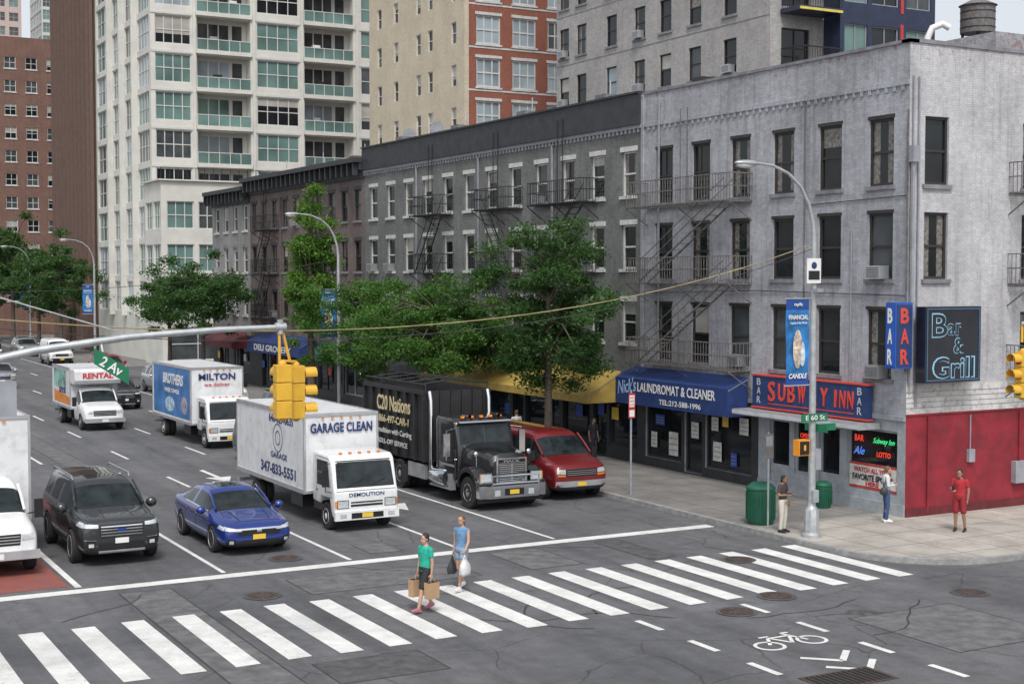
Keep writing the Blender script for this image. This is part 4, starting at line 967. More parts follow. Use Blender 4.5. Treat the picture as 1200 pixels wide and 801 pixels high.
def sedan(x,y,paint,sc=1.1):
    e=empty('blue_sedan_car',(x,y,0)); e.scale=(sc,)*3
    st=[(0,.30,.66,.58,.50,.62,'p','p'),(.04,.22,.80,.65,.64,.70,'p','p'),(.25,.18,.90,.74,.70,.80,'p','p'),(.85,.17,.92,.84,.72,.91,'p','p'),(1.2,.17,.92,.88,.73,.97,'p','g'),(1.28,.17,.92,.89,.73,1.01,'g','g'),
        (1.98,.17,.92,.92,.62,1.385,'g','p'),(2.1,.17,.92,.92,.61,1.42,'g','p'),(2.62,.17,.92,.925,.60,1.445,'g','p'),(2.66,.17,.92,.925,.60,1.445,'p','p'),(2.74,.17,.92,.925,.60,1.44,'g','p'),(3.3,.17,.92,.94,.595,1.39,'g','p'),(3.36,.17,.92,.94,.595,1.385,'g','g'),
        (3.7,.17,.92,.96,.60,1.26,'p','g'),(4.12,.18,.91,.98,.64,1.07,'p','p'),(4.4,.2,.88,.98,.68,1.05,'p','p'),(4.58,.26,.82,.91,.64,.99,'p','p'),(4.63,.34,.76,.80,.58,.88,'p','p')]
    me=loft(st,paint,GL_C,BLACK,arches=((.93,.36),(3.62,.36))); b=bvh_of(me); link(me,'body',e,35)
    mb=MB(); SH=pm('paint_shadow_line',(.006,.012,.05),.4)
    for s in (0,1):
        q=[(.40,.585),(.86,.62),(.86,.75),(.40,.66)]; q=q if s else sym(q); patch(mb,b,q,'f',BLACK,.006); q=[(.44,.605),(.85,.635),(.85,.735),(.44,.65)]; q=q if s else sym(q); patch(mb,b,q,'f',HEAD,.010)
        q=[(.6,.28),(.80,.28),(.78,.44),(.58,.42)]; q=q if s else sym(q); patch(mb,b,q,'f',BLACK,.008); q=[(.64,.31),(.74,.31),(.74,.39),(.64,.39)]; q=q if s else sym(q); patch(mb,b,q,'f',HEAD,.014)
        ax='r' if s else 'l'
        seam(mb,b,[(1.32,.30),(1.28,.86)],ax); seam(mb,b,[(2.30,.88),(2.32,.32)],ax); seam(mb,b,[(3.15,.90),(3.22,.6),(3.1,.34)],ax); seam(mb,b,[(1.32,.31),(3.1,.34)],ax)
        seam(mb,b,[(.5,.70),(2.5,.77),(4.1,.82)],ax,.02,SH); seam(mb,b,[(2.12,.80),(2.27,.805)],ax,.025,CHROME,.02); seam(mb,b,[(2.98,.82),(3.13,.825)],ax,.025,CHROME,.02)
        seam(mb,b,[(1.45,.94),(2.4,.965),(3.35,.98)],ax,.02,CHROME,.006); seam(mb,b,[(1.35,.24),(3.2,.24)],ax,.05,BLACK,.006)
        patch(mb,b,[(.15,.63),(.5,.66),(.42,.74),(.2,.71)],ax,HEAD,.01)
    patch(mb,b,[(-.52,.50),(.52,.50),(.55,.665),(-.55,.665)],'f',BLACK,.008); patch(mb,b,[(-.6,.635),(.6,.635),(.56,.675),(-.56,.675)],'f',CHROME,.014); patch(mb,b,[(-.48,.23),(.48,.23),(.4,.39),(-.4,.39)],'f',BLACK,.008)
    patch(mb,b,[(-.06,.57),(.06,.57),(.06,.66),(-.06,.66)],'f',CHROME,.022); patch(mb,b,[(-.16,.40),(.16,.40),(.16,.52),(-.16,.52)],'f',NYPL,.02)
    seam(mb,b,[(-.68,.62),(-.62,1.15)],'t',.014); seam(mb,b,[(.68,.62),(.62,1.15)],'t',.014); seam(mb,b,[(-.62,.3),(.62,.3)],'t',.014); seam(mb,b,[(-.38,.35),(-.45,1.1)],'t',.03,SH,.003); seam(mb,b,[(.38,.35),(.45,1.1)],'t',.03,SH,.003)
    patch(mb,b,[(-.62,1.17),(.62,1.17),(.62,1.25),(-.62,1.25)],'t',BLACK,.006)
    patch(mb,b,[(-.3,2.2),(.3,2.2),(.3,2.75),(-.3,2.75)],'t',GL_C,.006)
    for s in (-1,1):
        mb.tube([(s*.715,1.22,.99),(s*.67,1.6,1.21),(s*.615,1.96,1.365)],.03,8,paint); mirror_arm(mb,s*.88,1.45,.97,s,paint)
        mb.bar((s*.1+.15,1.28,1.0),(s*.1-.3,1.5,1.12),.015,.015,BLACK)
        for y_ in (.93,3.62): wheel(mb,s*.82,y_,.33,.21,s,ALU,5)
    mb.obj('trim_and_wheels',e,smooth=35); return e
def suv(x,y,paint,name='grey_suv_car',H=1.74,L=4.95,sc=1.0,zs=1.0):
    e=empty(name,(x,y,0)); k=L/4.95; t=H-1.74; e.scale=(sc,sc,sc*zs)
    st=[(0,.34,.78,.80,.66,.88,'p','p'),(.04,.27,.90,.88,.75,.99,'p','p'),(.22,.25,.97,.97,.82,1.07,'p','p'),(.95,.25,1.0,1.04,.84,1.14,'p','p'),(1.2,.25,1.0,1.06,.85,1.17,'p','g'),(1.28,.25,1.0,1.07,.85,1.21,'g','g'),
        (1.95,.25,1.0,1.09,.75,1.68,'g','p'),(2.08,.25,1.0,1.09,.74,1.73,'g','r'),(2.62,.25,1.0,1.10,.735,1.76,'g','r'),(2.68,.25,1.0,1.10,.735,1.76,'p','r'),(2.78,.25,1.0,1.10,.735,1.76,'g','r'),(3.6,.25,1.0,1.12,.73,1.76,'g','p'),(3.66,.25,1.0,1.12,.73,1.76,'p','p'),(3.8,.25,1.0,1.12,.73,1.76,'g','p'),
        (4.5,.27,.99,1.14,.71,1.74,'g','p'),(4.6,.28,.985,1.14,.71,1.73,'p','p'),(4.78,.3,.97,1.13,.70,1.68,'p','p'),(4.88,.34,.95,1.11,.71,1.42,'p','p'),(4.95,.4,.90,1.02,.73,1.14,'p','p')]
    st=[(s[0]*k,)+s[1:5]+(s[5]+(t if s[5]>1.3 else 0),)+s[6:] for s in st]
    me=loft(st,paint,GL_C,BLACK,roofm=GL_C,arches=((.98*k,.42),(3.88*k,.42))); b=bvh_of(me); link(me,'body',e,35)
    mb=MB()
    for s in (0,1):
        q=[(.52,.86),(.92,.88),(.92,1.0),(.52,.97)]; q=q if s else sym(q); patch(mb,b,q,'f',BLACK,.006); q=[(.55,.875),(.91,.895),(.91,.985),(.55,.955)]; q=q if s else sym(q); patch(mb,b,q,'f',HEAD,.010)
        q=[(.62,.42),(.86,.42),(.84,.60),(.62,.58)]; q=q if s else sym(q); patch(mb,b,q,'f',BLACK,.008); q=[(.66,.46),(.78,.46),(.78,.54),(.66,.54)]; q=q if s else sym(q); patch(mb,b,q,'f',HEAD,.016)
        q=[(.60,.60),(.88,.62),(.88,.635),(.60,.615)]; q=q if s else sym(q); patch(mb,b,q,'f',CHROME,.014)
        ax='r' if s else 'l'
        patch(mb,b,[(.12,.89),(.5,.91),(.42,1.0),(.2,.99)],ax,HEAD,.01)
        seam(mb,b,[(1.38,.42),(1.33,1.04)],ax); seam(mb,b,[(2.42,1.05),(2.44,.44)],ax); seam(mb,b,[(3.42,1.07),(3.5,.8),(3.34,.46)],ax); seam(mb,b,[(1.5,.40),(3.4,.40)],ax,.12,BLACK,.01)
        seam(mb,b,[(2.2,.95),(2.38,.955)],ax,.03,paint,.03); seam(mb,b,[(3.15,.97),(3.33,.975)],ax,.03,paint,.03); seam(mb,b,[(1.45,1.11),(3.0,1.135),(4.5,1.165)],ax,.022,CHROME,.006)
    patch(mb,b,[(-.5,.66),(.5,.66),(.53,.96),(-.53,.96)],'f',BLACK,.008)
    for z in (.69,.755,.82,.885): patch(mb,b,[(-.49,z),(.49,z),(.49,z+.028),(-.49,z+.028)],'f',CHROME,.018)
    patch(mb,b,[(-.1,.78),(.1,.78),(.1,.86),(-.1,.86)],'f',pm('badge_blue',(.02,.05,.25),.3),.026)
    patch(mb,b,[(-.6,.40),(.6,.40),(.52,.54),(-.52,.54)],'f',BLACK,.008); patch(mb,b,[(-.16,.52),(.16,.52),(.16,.64),(-.16,.64)],'f',WHITE,.02); patch(mb,b,[(-.55,.31),(.55,.31),(.55,.37),(-.55,.37)],'f',ALU,.01)
    seam(mb,b,[(-.72,.4),(-.66,1.1)],'t',.014); seam(mb,b,[(.72,.4),(.66,1.1)],'t',.014); seam(mb,b,[(-.35,.3),(-.3,1.1)],'t',.03,paint,.012); seam(mb,b,[(.35,.3),(.3,1.1)],'t',.03,paint,.012)
    patch(mb,b,[(-.68,1.16),(.68,1.16),(.68,1.25),(-.68,1.25)],'t',BLACK,.006)
    for s in (-1,1):
        mb.tube([(s*.83,1.22*k,1.2),(s*.79,1.6*k,1.46),(s*.745,1.95*k,1.66+t)],.03,8,paint); mirror_arm(mb,s*.96,1.5*k,1.17,s,paint,.24,.18,.11)
        mb.tube([(s*.70,2.1*k,1.72+t),(s*.71,2.25*k,1.81+t),(s*.71,4.3*k,1.81+t),(s*.69,4.45*k,1.74+t)],.02,8,ALU)
        mb.bar((s*.1+.15,1.28,1.21),(s*.1-.35,1.5,1.36),.015,.015,BLACK)
        for y_ in (.98*k,3.88*k): wheel(mb,s*.90,y_,.38,.24,s,ALU,5)
    mb.obj('trim_and_wheels',e,smooth=35); return e
def van(x,y,paint,name='red_van',L=5.4,H=2.05,ladder=False,sc=1.0):
    e=empty(name,(x,y,0)); e.scale=(sc,)*3
    st=[(0,.36,.82,.88,.70,.98,'p','p'),(.04,.30,.95,.96,.82,1.09,'p','p'),(.25,.28,1.0,1.06,.86,1.18,'p','p'),(.7,.28,1.02,1.13,.88,1.29,'p','p'),(.88,.28,1.02,1.16,.89,1.33,'p','g'),(.96,.28,1.02,1.17,.89,1.39,'g','g'),
        (1.6,.28,1.02,1.20,.83,H-.10,'g','p'),(1.75,.28,1.02,1.20,.82,H-.03,'g','p'),(2.1,.28,1.02,1.20,.82,H+.02,'p','p'),(2.2,.28,1.02,1.20,.82,H+.02,'g' if not ladder else 'p','p'),(3.2,.28,1.02,1.2,.82,H+.02,'g' if not ladder else 'p','p'),(3.27,.28,1.02,1.2,.82,H+.02,'p','p'),(3.35,.28,1.02,1.2,.82,H+.02,'g' if not ladder else 'p','p'),
        (L-.45,.28,1.02,1.2,.82,H+.02,'p','p'),(L-.12,.3,1.0,1.2,.81,H,'p','p'),(L,.38,.96,1.15,.79,H-.1,'p','p')]
    me=loft(st,paint,GL_C,BLACK,arches=((.85,.42),(L-1.35,.42))); b=bvh_of(me); link(me,'body',e,35); mb=MB()
    for s in (0,1):
        q=[(.58,.84),(.88,.86),(.86,1.0),(.58,.98)]; q=q if s else sym(q); patch(mb,b,q,'f',HEAD,.01); q=[(.58,.76),(.86,.78),(.86,.83),(.58,.81)]; q=q if s else sym(q); patch(mb,b,q,'f',AMB,.01)
        ax='r' if s else 'l'
        seam(mb,b,[(1.1,.45),(1.05,1.14)],ax); seam(mb,b,[(2.08,1.95*H/2.05),(2.1,.42)],ax); seam(mb,b,[(3.25,1.9*H/2.05),(3.25,.42)],ax); seam(mb,b,[(1.2,.6),(L-.2,.6)],ax,.05,BLACK,.008); seam(mb,b,[(1.9,1.0),(2.04,1.0)],ax,.03,BLACK,.02)
    patch(mb,b,[(-.54,.76),(.54,.76),(.56,.99),(-.56,.99)],'f',BLACK,.008)
    for z in (.80,.86,.92): patch(mb,b,[(-.53,z),(.53,z),(.53,z+.022),(-.53,z+.022)],'f',CHROME,.018)
    patch(mb,b,[(-.92,.44),(.92,.44),(.92,.62),(-.92,.62)],'f',ALU if not ladder else BLACK,.03); patch(mb,b,[(-.16,.46),(.16,.46),(.16,.58),(-.16,.58)],'f',NYPL,.04)
    patch(mb,b,[(-.6,.34),(.6,.34),(.6,.42),(-.6,.42)],'f',BLACK,.01)
    seam(mb,b,[(-.75,.25),(-.72,.85)],'t',.014); seam(mb,b,[(.75,.25),(.72,.85)],'t',.014)
    for s in (-1,1):
        mb.tube([(s*.88,.92,1.37),(s*.86,1.3,1.67*H/2.05),(s*.82,1.62,H-.14)],.035,8,paint); mb.bar((s*.95,1.2,1.25),(s*1.14,1.15,1.3),.03,.03,BLACK); mb.box(s*1.14-.09,s*1.14+.09,1.1,1.2,1.2,1.5,BLACK)
        for y_ in (.85,L-1.35): wheel(mb,s*.91,y_,.37,.23,s,ALU,6)
        mb.bar((s*.15-.25,.95,1.38),(s*.15+.2,1.15,1.52),.016,.016,BLACK)
    mb.obj('trim_and_wheels',e,smooth=35); return e
def box_body(mb,y0,y1,w,z0,z1,mat,trim=ALU):
    mb.box(-w/2,w/2,y0,y1,z0,z1,mat)
    h=.05
    for s in (-1,1):
        for y in (y0,y1): mb.box(s*(w/2)-h*.6,s*(w/2)+h*.6,y-h*.6,y+h*.6,z0-.02,z1+.02,trim)
        mb.box(s*w/2-.035,s*w/2+.035,y0,y1,z1-.06,z1+.03,trim); mb.box(s*w/2-.035,s*w/2+.035,y0,y1,z0-.06,z0+.07,trim)
        y=y0+.6
        while y<y1-.3: mb.box(s*w/2-.004,s*w/2+.004,y-.004,y+.004,z0+.07,z1-.06,trim); y+=.6
    y=y0+.6
    while y<y1-.2: mb.box(-w/2+.04,w/2-.04,y-.015,y+.015,z1,z1+.008,trim); y+=.6
    for z in (z0,z1): mb.box(-w/2,w/2,y0-.033,y0+.03,z-.05,z+.035,trim)
    for i in range(5): mb.box(-.6+i*.3-.04,-.6+i*.3+.04,y0-.06,y0-.034,z1-.12,z1-.08,AMB)
    mb.box(-w*.2-.03,-w*.2+.03,y0+.2,y1,z0-.22,z0-.06,BLACK); mb.box(w*.2-.03,w*.2+.03,y0+.2,y1,z0-.22,z0-.06,BLACK)
def cabover(e,cabm,w=2.0):
    mb=MB(); mb.prism([(.0,.42),(.0,1.18),(.07,1.28),(.30,2.06),(.48,2.2),(1.7,2.24),(1.76,2.1),(1.76,.75),(1.25,.72),(1.1,.95),(.42,.95),(.3,.6),(.2,.42)][::-1],-w/2,w/2,cabm)
    o=mb.obj('tmp',bevel=.07); o.modifiers[0].segments=3; o.modifiers[0].angle_limit=R(30); bpy.context.view_layer.update(); me=bake(o); b=bvh_of(me); link(me,'cab',e,40)
    mb=MB(); k=w/2
    patch(mb,b,[(-k+.10,1.28),(k-.10,1.28),(k-.14,2.05),(-k+.14,2.05)],'f',BLACK,.006,12,6); patch(mb,b,[(-k+.15,1.33),(k-.15,1.33),(k-.18,2.01),(-k+.18,2.01)],'f',GL_C,.012,12,6)
    for s in (0,1):
        ax='r' if s else 'l'
        patch(mb,b,[(.36,1.28),(1.38,1.28),(1.38,2.02),(.52,2.02)],ax,GL_C,.006,8,4); seam(mb,b,[(.26,1.2),(.24,.98)],ax); seam(mb,b,[(.25,1.0),(.4,1.0)],ax); seam(mb,b,[(1.46,2.1),(1.46,.8)],ax); seam(mb,b,[(.3,1.3),(.48,2.1),(1.46,2.12)],ax)
        patch(mb,b,[(1.28,1.1),(1.4,1.1),(1.4,1.14),(1.28,1.14)],ax,BLACK,.02,2,1)
        q=[(k-.44,.70),(k-.08,.70),(k-.08,.94),(k-.44,.94)]; q=q if s else sym(q); patch(mb,b,q,'f',BLACK,.008); q=[(k-.42,.72),(k-.10,.72),(k-.10,.92),(k-.42,.92)]; q=q if s else sym(q); patch(mb,b,q,'f',HEAD,.014); q=[(k-.08,.72),(k-.02,.72),(k-.02,.92),(k-.08,.92)]; q=q if s else sym(q); patch(mb,b,q,'f',AMB,.012,2,2)
    patch(mb,b,[(-.5,.74),(.5,.74),(.5,.80),(-.5,.80)],'f',BLACK,.01); patch(mb,b,[(-.5,.84),(.5,.84),(.5,.88),(-.5,.88)],'f',BLACK,.01); patch(mb,b,[(-k+.06,1.19),(k-.06,1.19),(k-.06,1.205),(-k+.06,1.205)],'f',DARK,.006)
    mb.box(-k,k,-.06,.05,.36,.62,cabm); mb.box(-.5,.5,-.066,-.061,.40,.56,BLACK); mb.box(-.17,.17,-.075,-.067,.42,.55,NYPL)
    for s in (-1,1):
        mb.box(s*.75-.1,s*.75+.1,-.068,-.061,.43,.55,HEAD)
        mb.tube([(s*(k-.02),.30,1.15),(s*(k+.22),.15,1.2),(s*(k+.24),.12,1.95),(s*(k-.05),.40,2.0)],.014,6,BLACK); mb.box(s*(k+.24)-.09,s*(k+.24)+.09,.08,.14,1.35,1.85,BLACK)
        mb.bar((s*.35-.25,.06,1.3),(s*.35+.3,.12,1.5),.018,.018,BLACK)
        wheel(mb,s*(k-.16),.72+.06,.40,.24,s,WHITE,truck=True)
        mb.box(s*(k-.5),s*(k-.5)+s*.45,1.05,1.12,.15,.7,BLACK)
    mb.box(-k+.1,k-.1,1.2,1.9,.5,.9,BLACK)
    for i in range(5): mb.box(-.6+i*.3-.04,-.6+i*.3+.04,.50,.58,2.21,2.26,AMB)
    mb.obj('cab_trim',e,smooth=35)
def box_truck(name,x,y,L,bodym,cabm,w=2.3,zt=3.3,cab='over',z0=.95,sc=1.0):
    e=empty(name,(x,y,0)); e.scale=(sc,)*3
    if cab=='over': cabover(e,cabm); yb=1.95
    else:
        H=2.05
        st=[(0,.38,.80,.86,.70,.96,'p','p'),(.04,.32,.93,.96,.80,1.09,'p','p'),(.3,.3,.99,1.08,.84,1.20,'p','p'),(.95,.3,1.01,1.15,.86,1.31,'p','p'),(1.15,.3,1.01,1.17,.87,1.34,'p','g'),(1.22,.3,1.01,1.18,.87,1.40,'g','g'),(1.8,.3,1.01,1.21,.82,H-.10,'g','p'),(1.95,.3,1.01,1.21,.81,H-.03,'g','p'),(2.3,.3,1.01,1.21,.81,H+.02,'p','p'),(2.55,.3,1.01,1.21,.81,H+.02,'p','p')]
        me=loft(st,cabm,GL_C,BLACK,arches=((.92,.44),)); b=bvh_of(me); link(me,'cab',e,35); mb=MB()
        for s in (0,1):
            q=[(.58,.84),(.86,.86),(.84,1.0),(.58,.98)]; q=q if s else sym(q); patch(mb,b,q,'f',HEAD,.01)
            ax='r' if s else 'l'; seam(mb,b,[(1.3,.45),(1.25,1.14)],ax); seam(mb,b,[(2.2,1.9),(2.2,.45)],ax)
        patch(mb,b,[(-.54,.74),(.54,.74),(.56,1.0),(-.56,1.0)],'f',BLACK,.008)
        for z in (.79,.86,.93): patch(mb,b,[(-.53,z),(.53,z),(.53,z+.025),(-.53,z+.025)],'f',ALU,.018)
        mb.box(-.97,.97,-.1,.02,.42,.62,ALU); mb.box(-.16,.16,-.11,-.101,.45,.58,WHITE)
        for s in (-1,1):
            mb.tube([(s*.85,1.2,1.37),(s*.83,1.5,1.67),(s*.81,1.82,H-.14)],.035,8,cabm); mb.bar((s*.95,1.35,1.25),(s*1.2,1.3,1.3),.03,.03,BLACK); mb.box(s*1.2-.1,s*1.2+.1,1.25,1.35,1.15,1.6,BLACK)
            wheel(mb,s*.89,.92,.40,.24,s,ALU,truck=True)
        mb.obj('cab_trim',e,smooth=35); yb=2.45
    mb=MB(); box_body(mb,yb,L,w,z0,zt,bodym)
    for s in (-1,1):
        for xx in (w/2-.14,w/2-.42): wheel(mb,s*xx,L-1.75,.40,.24,s,WHITE if cab=='over' else ALU,truck=True)
        mb.box(s*(w/2-.02)-.02,s*(w/2-.02)+.02,L-2.3,L-1.2,.82,.88,BLACK)
        mb.box(s*(w/2-.35)-.2,s*(w/2-.35)+.2,yb+.6,yb+1.6,.42,.82,BLACK)
    mb.box(-w/2+.05,w/2-.05,L,L+.25,.5,.62,ALU)
    mb.obj('cargo_box',e,smooth=30); return e,yb
CRW=pm('car_paint_white',(.72,.73,.73),.3,var=.04,coat=.6,dirt=.14)
BOXW=pm('truck_box_offwhite',(.66,.67,.68),.45,var=.08,scale=1.2,dirt=.28)
TB=pm('letter_navy',(.015,.03,.13),.5,var=.05); TRd=pm('letter_red',(.5,.03,.03),.5,var=.05)
e,yb=box_truck('white_box_truck',16.45,38.8,8.3,BOXW,CRW,2.35,3.25,sc=1.02)
text("GARAGE CLEAN",2.0,.30,(0,yb-.045,2.85),'-Y',TB,e,bold=.03)
xs=-2.35/2-.01
text("646-629-0635",2.2,.26,(xs,4.0,2.95),'-X',TB,e,bold=.015); text("347-833-5551",3.2,.34,(xs,4.3,1.35),'-X',TB,e,bold=.025); text("GARAGE",1.5,.18,(xs,4.2,1.8),'-X',TB,e,bold=.01)
mb=MB()
for i in range(24):
    a,b_=2*math.pi*i/24,2*math.pi*(i+1)/24
    for r0,r1 in ((.42,.45),(.2,.23)):
        mb.face([(xs,4.3+r0*math.cos(a),2.35+r0*math.sin(a)),(xs,4.3+r1*math.cos(a),2.35+r1*math.sin(a)),(xs,4.3+r1*math.cos(b_),2.35+r1*math.sin(b_)),(xs,4.3+r0*math.cos(b_),2.35+r0*math.sin(b_))],TB)
mb.obj('logo_ring',e)
text("DEMOLITION",1.1,.11,(0,-.014,1.08),'-Y',TB,e,bold=.01)
BB2=pm('truck_graphic_blue',(.02,.14,.38),.4,var=.45,scale=1.5); 
e,yb=box_truck('delivery_truck',19.2,60.5,8.4,BOXW,CRW,2.4,3.45)
mb=MB(); xs=-1.21; mb.face([(xs,2.1,1.1),(xs,8.2,1.1),(xs,8.2,3.35),(xs,2.1,3.35)],BB2); mb.obj('side_graphic',e)
text("BROTHERS",3.4,.5,(xs-.01,4.8,2.8),'-X',TW,e,bold=.03,shear=.2); text("PAPER TOWELS",2.4,.2,(xs-.01,5,2.25),'-X',TW,e,bold=.02); text("MILTON",1.7,.3,(0,yb-.045,3.05),'-Y',TB,e,bold=.03); text("we deliver",1.2,.14,(0,yb-.045,2.7),'-Y',TRd,e,bold=.02)
mb=MB(); mb.ball((xs,5.4,1.6),.012,.8,.35,pm('graphic_bright',(.35,.5,.6),.5,var=.6,scale=5),16,8); mb.ball((xs,3,1.7),.012,.5,.4,pm('graphic_pale',(.32,.28,.34),.5,var=.6,scale=5),16,8); mb.obj('side_picture',e)
e,yb=box_truck('rental_truck',16.05,70.5,6.8,BOXW,CRW,2.3,2.95,cab='van')
mb=MB(); mb.prism([(1.55,2.2),(1.4,2.4),(1.4,2.85),(1.55,2.95),(2.44,2.95),(2.44,2.2)][::-1],-1.15,1.15,BOXW); mb.obj('cab_overhang',e,bevel=.04)
text("RENTAL",1.5,.28,(0,1.39,2.62),'-Y',TRd,e,bold=.04); mb=MB(); mb.face([(-1.16,2.5,1.1),(-1.16,6.4,1.1),(-1.16,6.4,1.7),(-1.16,2.5,1.5)],pm('graphic_orange',(.65,.22,.03),.5,var=.2)); mb.face([(-1.161,3.5,1.9),(-1.161,6.4,1.9),(-1.161,6.4,2.8),(-1.161,3.5,2.8)],pm('graphic_green',(.20,.38,.33),.5,var=.6,scale=2)); mb.obj('side_graphic',e)
text("$19.95",1.6,.35,(-1.17,4.3,1.75),'-X',TB,e,bold=.03)
def heavy(x,y):
    e=empty('black_dump_truck',(x,y,0)); PT=pm('truck_paint_black',(.014,.014,.016),.22,var=.1,coat=.8)
    mb=MB(); st=[(.05,.9,1.58,.66),(.2,.9,1.76,.72),(1.0,.9,1.88,.84),(1.75,.9,1.96,.94)]
    rings=[]
    k=len(mb.v); h=[(0,.8),(.60,.8),(.62,.95),(.62,1.5),(.58,1.62),(.35,1.68),(0,1.69)]; mb.v.extend([(a,0,b) for a,b in h]+[(-a,0,b) for a,b in h[5:0:-1]]); rings.append(k)
    for (yy,zb,zt,w) in st:
        k=len(mb.v); h=[(0.0,.8),(w*.92,.8),(w,.95),(w,zt-.22),(w*.90,zt-.05),(w*.5,zt+.04),(0,zt+.05)]
        mb.v.extend([(a,yy,b) for a,b in h]+[(-a,yy,b) for a,b in h[5:0:-1]]); rings.append(k)
    n=12
    for j in range(len(rings)-1):
        for q in range(n): mb.f.append((rings[j]+q,rings[j+1]+q,rings[j+1]+(q+1)%n,rings[j]+(q+1)%n)); mb.m.append(mb.mi(PT))
    mb.f.append(tuple(rings[0]+q for q in range(n))); mb.m.append(mb.mi(PT))
    mb.obj('hood',e,smooth=40,bevel=.02)
    mb=MB()
    mb.box(-.56,.56,-.05,.0,.86,1.68,CHROME); mb.box(-.49,.49,-.056,-.051,.92,1.5,BLACK); mb.box(-.49,.49,-.06,-.051,1.52,1.64,BLACK)
    for i in range(9): mb.box(-.47,.47,-.066,-.057,.935+i*.063,.968+i*.063,CHROME)
    mb.box(-.03,.03,-.07,-.066,.92,1.5,CHROME)
    mb.hexa([(-1.22,-.12,.42),(1.22,-.12,.42),(1.22,.1,.42),(-1.22,.1,.42),(-1.22,-.12,.82),(1.22,-.12,.82),(1.22,.1,.82),(-1.22,.1,.82)],CHROME)
    mb.hexa([(-.9,-.24,.42),(.9,-.24,.42),(1.0,-.121,.42),(-1.0,-.121,.42),(-.9,-.24,.82),(.9,-.24,.82),(1.0,-.121,.82),(-1.0,-.121,.82)],CHROME)
    mb.box(-.35,.35,-.248,-.241,.5,.72,BLACK); mb.box(-.17,.17,-.256,-.249,.54,.68,NYPL)
    mb.box(-1.18,1.18,-.02,.08,.26,.415,BLACK)
    for s in (-1,1):
        prof=[]
        for t in range(9): a=R(180-180*t/8); prof.append((.78+.70*math.cos(a),.66+.70*math.sin(a)))
        inner=[(.78+.60*math.cos(R(180*t/8)),.62+.58*math.sin(R(180*t/8))) for t in range(9)]
        x0,x1=s*.66,s*1.22
        for a in range(8):
            p,q=prof[a],prof[a+1]; ip,iq=inner[8-a],inner[7-a]
            mb.hexa([(x0,ip[0],ip[1]),(x1,ip[0],ip[1]),(x1,iq[0],iq[1]),(x0,iq[0],iq[1]),(x0,p[0],p[1]),(x1,p[0],p[1]),(x1,q[0],q[1]),(x0,q[0],q[1])],PT)
        mb.box(s*.70,s*1.16,-.02,.12,.90,1.22,CHROME); mb.box(s*.74,s*1.12,-.036,-.021,.94,1.18,HEAD); mb.box(s*1.125,s*1.16,-.036,-.021,.94,1.18,AMB)
        wheel(mb,s*1.03,.80,.52,.30,s,CHROME,truck=True)
        for yw in (6.1,7.45):
            for xx in (1.06,.74): wheel(mb,s*xx,yw,.52,.27,s,ALU,truck=True)
        mb.tube([(s*1.0,2.0,1.45),(s*1.42,1.85,1.45),(s*1.42,1.85,2.45),(s*1.0,2.0,2.5)],.016,6,CHROME); mb.box(s*1.42-.11,s*1.42+.11,1.80,1.87,1.6,2.35,CHROME)
        mb.lathe((s*.95,3.1,.75),'y',[(.3,-.55),(.32,-.5),(.32,.5),(.3,.55)],20,CHROME) 
        mb.box(s*.85,s*1.15,2.3,3.7,.42,.48,ALU); mb.box(s*.95,s*1.15,2.1,2.3,.42,.95,ALU)
        mb.tube([(s*1.12,3.65,.9),(s*1.12,3.65,3.3),(s*1.12,3.75,3.6)],.075,12,CHROME)
        for i in range(2): mb.lathe((s*.55,2.1,2.88),'y',[(.06,-.25),(.05,-.1),(.025,.2),(.025,.3)],12,CHROME)
        mb.box(s*.62-.1,s*.62+.1,-.256,-.241,.5,.68,HEAD)
        mb.lathe((s*.98,.55,1.75),'z',[(.02,-.38),(.02,0)],6,CHROME); mb.ball((s*.98,.55,1.78),.09,.04,.09,CHROME,12,8)
    mb.tube([(-.85,-.30,.6),(-.85,-.34,1.15),(.85,-.34,1.15),(.85,-.30,.6)],.035,8,CHROME); mb.tube([(-.85,-.33,.9),(.85,-.33,.9)],.03,8,CHROME)
    mb.box(-.5,.5,.3,8.6,.62,.92,BLACK)
    mb.obj('chassis',e,smooth=35)
    mb=MB(); mb.prism([(1.72,1.0),(1.72,1.92),(1.98,2.68),(2.15,2.80),(3.3,2.84),(3.4,2.7),(3.4,.85),(2.0,.8)][::-1],-1.07,1.07,PT)
    o=mb.obj('tmp',bevel=.07); o.modifiers[0].segments=3; o.modifiers[0].angle_limit=R(30); bpy.context.view_layer.update(); me=bake(o); b=bvh_of(me); link(me,'cab',e,40)
    mb=MB()
    for s in (-1,1):
        q=[(s*.04,1.98),(s*.95,1.98),(s*.90,2.62),(s*.04,2.62)]; patch(mb,b,q,'f',GL_C,.008)
        ax='l' if s<0 else 'r'; patch(mb,b,[(1.95,1.85),(2.95,1.85),(2.95,2.6),(2.12,2.6)],ax,GL_C,.008); seam(mb,b,[(1.9,1.8),(1.9,1.0)],ax,.014,GREYT); seam(mb,b,[(3.05,2.65),(3.05,.95)],ax,.014,GREYT)
        patch(mb,b,[(1.95,1.2),(3.0,1.2),(3.0,1.28),(1.95,1.28)],ax,CHROME,.01)
    mb.prism([(1.75,2.68),(1.8,2.73),(2.05,2.73),(2.02,2.66)][::-1],-.97,.97,CHROME)
    for i in range(5): mb.box(-.7+i*.35-.05,-.7+i*.35+.05,2.05,2.15,2.81,2.88,AMB)
    mb.obj('cab_trim',e,smooth=35)
    mb=MB(); y0,y1,w,z0,z1=3.9,9.1,1.2,1.15,3.6; BK=pm('container_black',(.02,.02,.022),.5,var=.3,scale=2,dirt=.15)
    mb.face([(-w,y0,z0),(w,y0,z0),(w,y1,z0),(-w,y1,z0)],BK); 
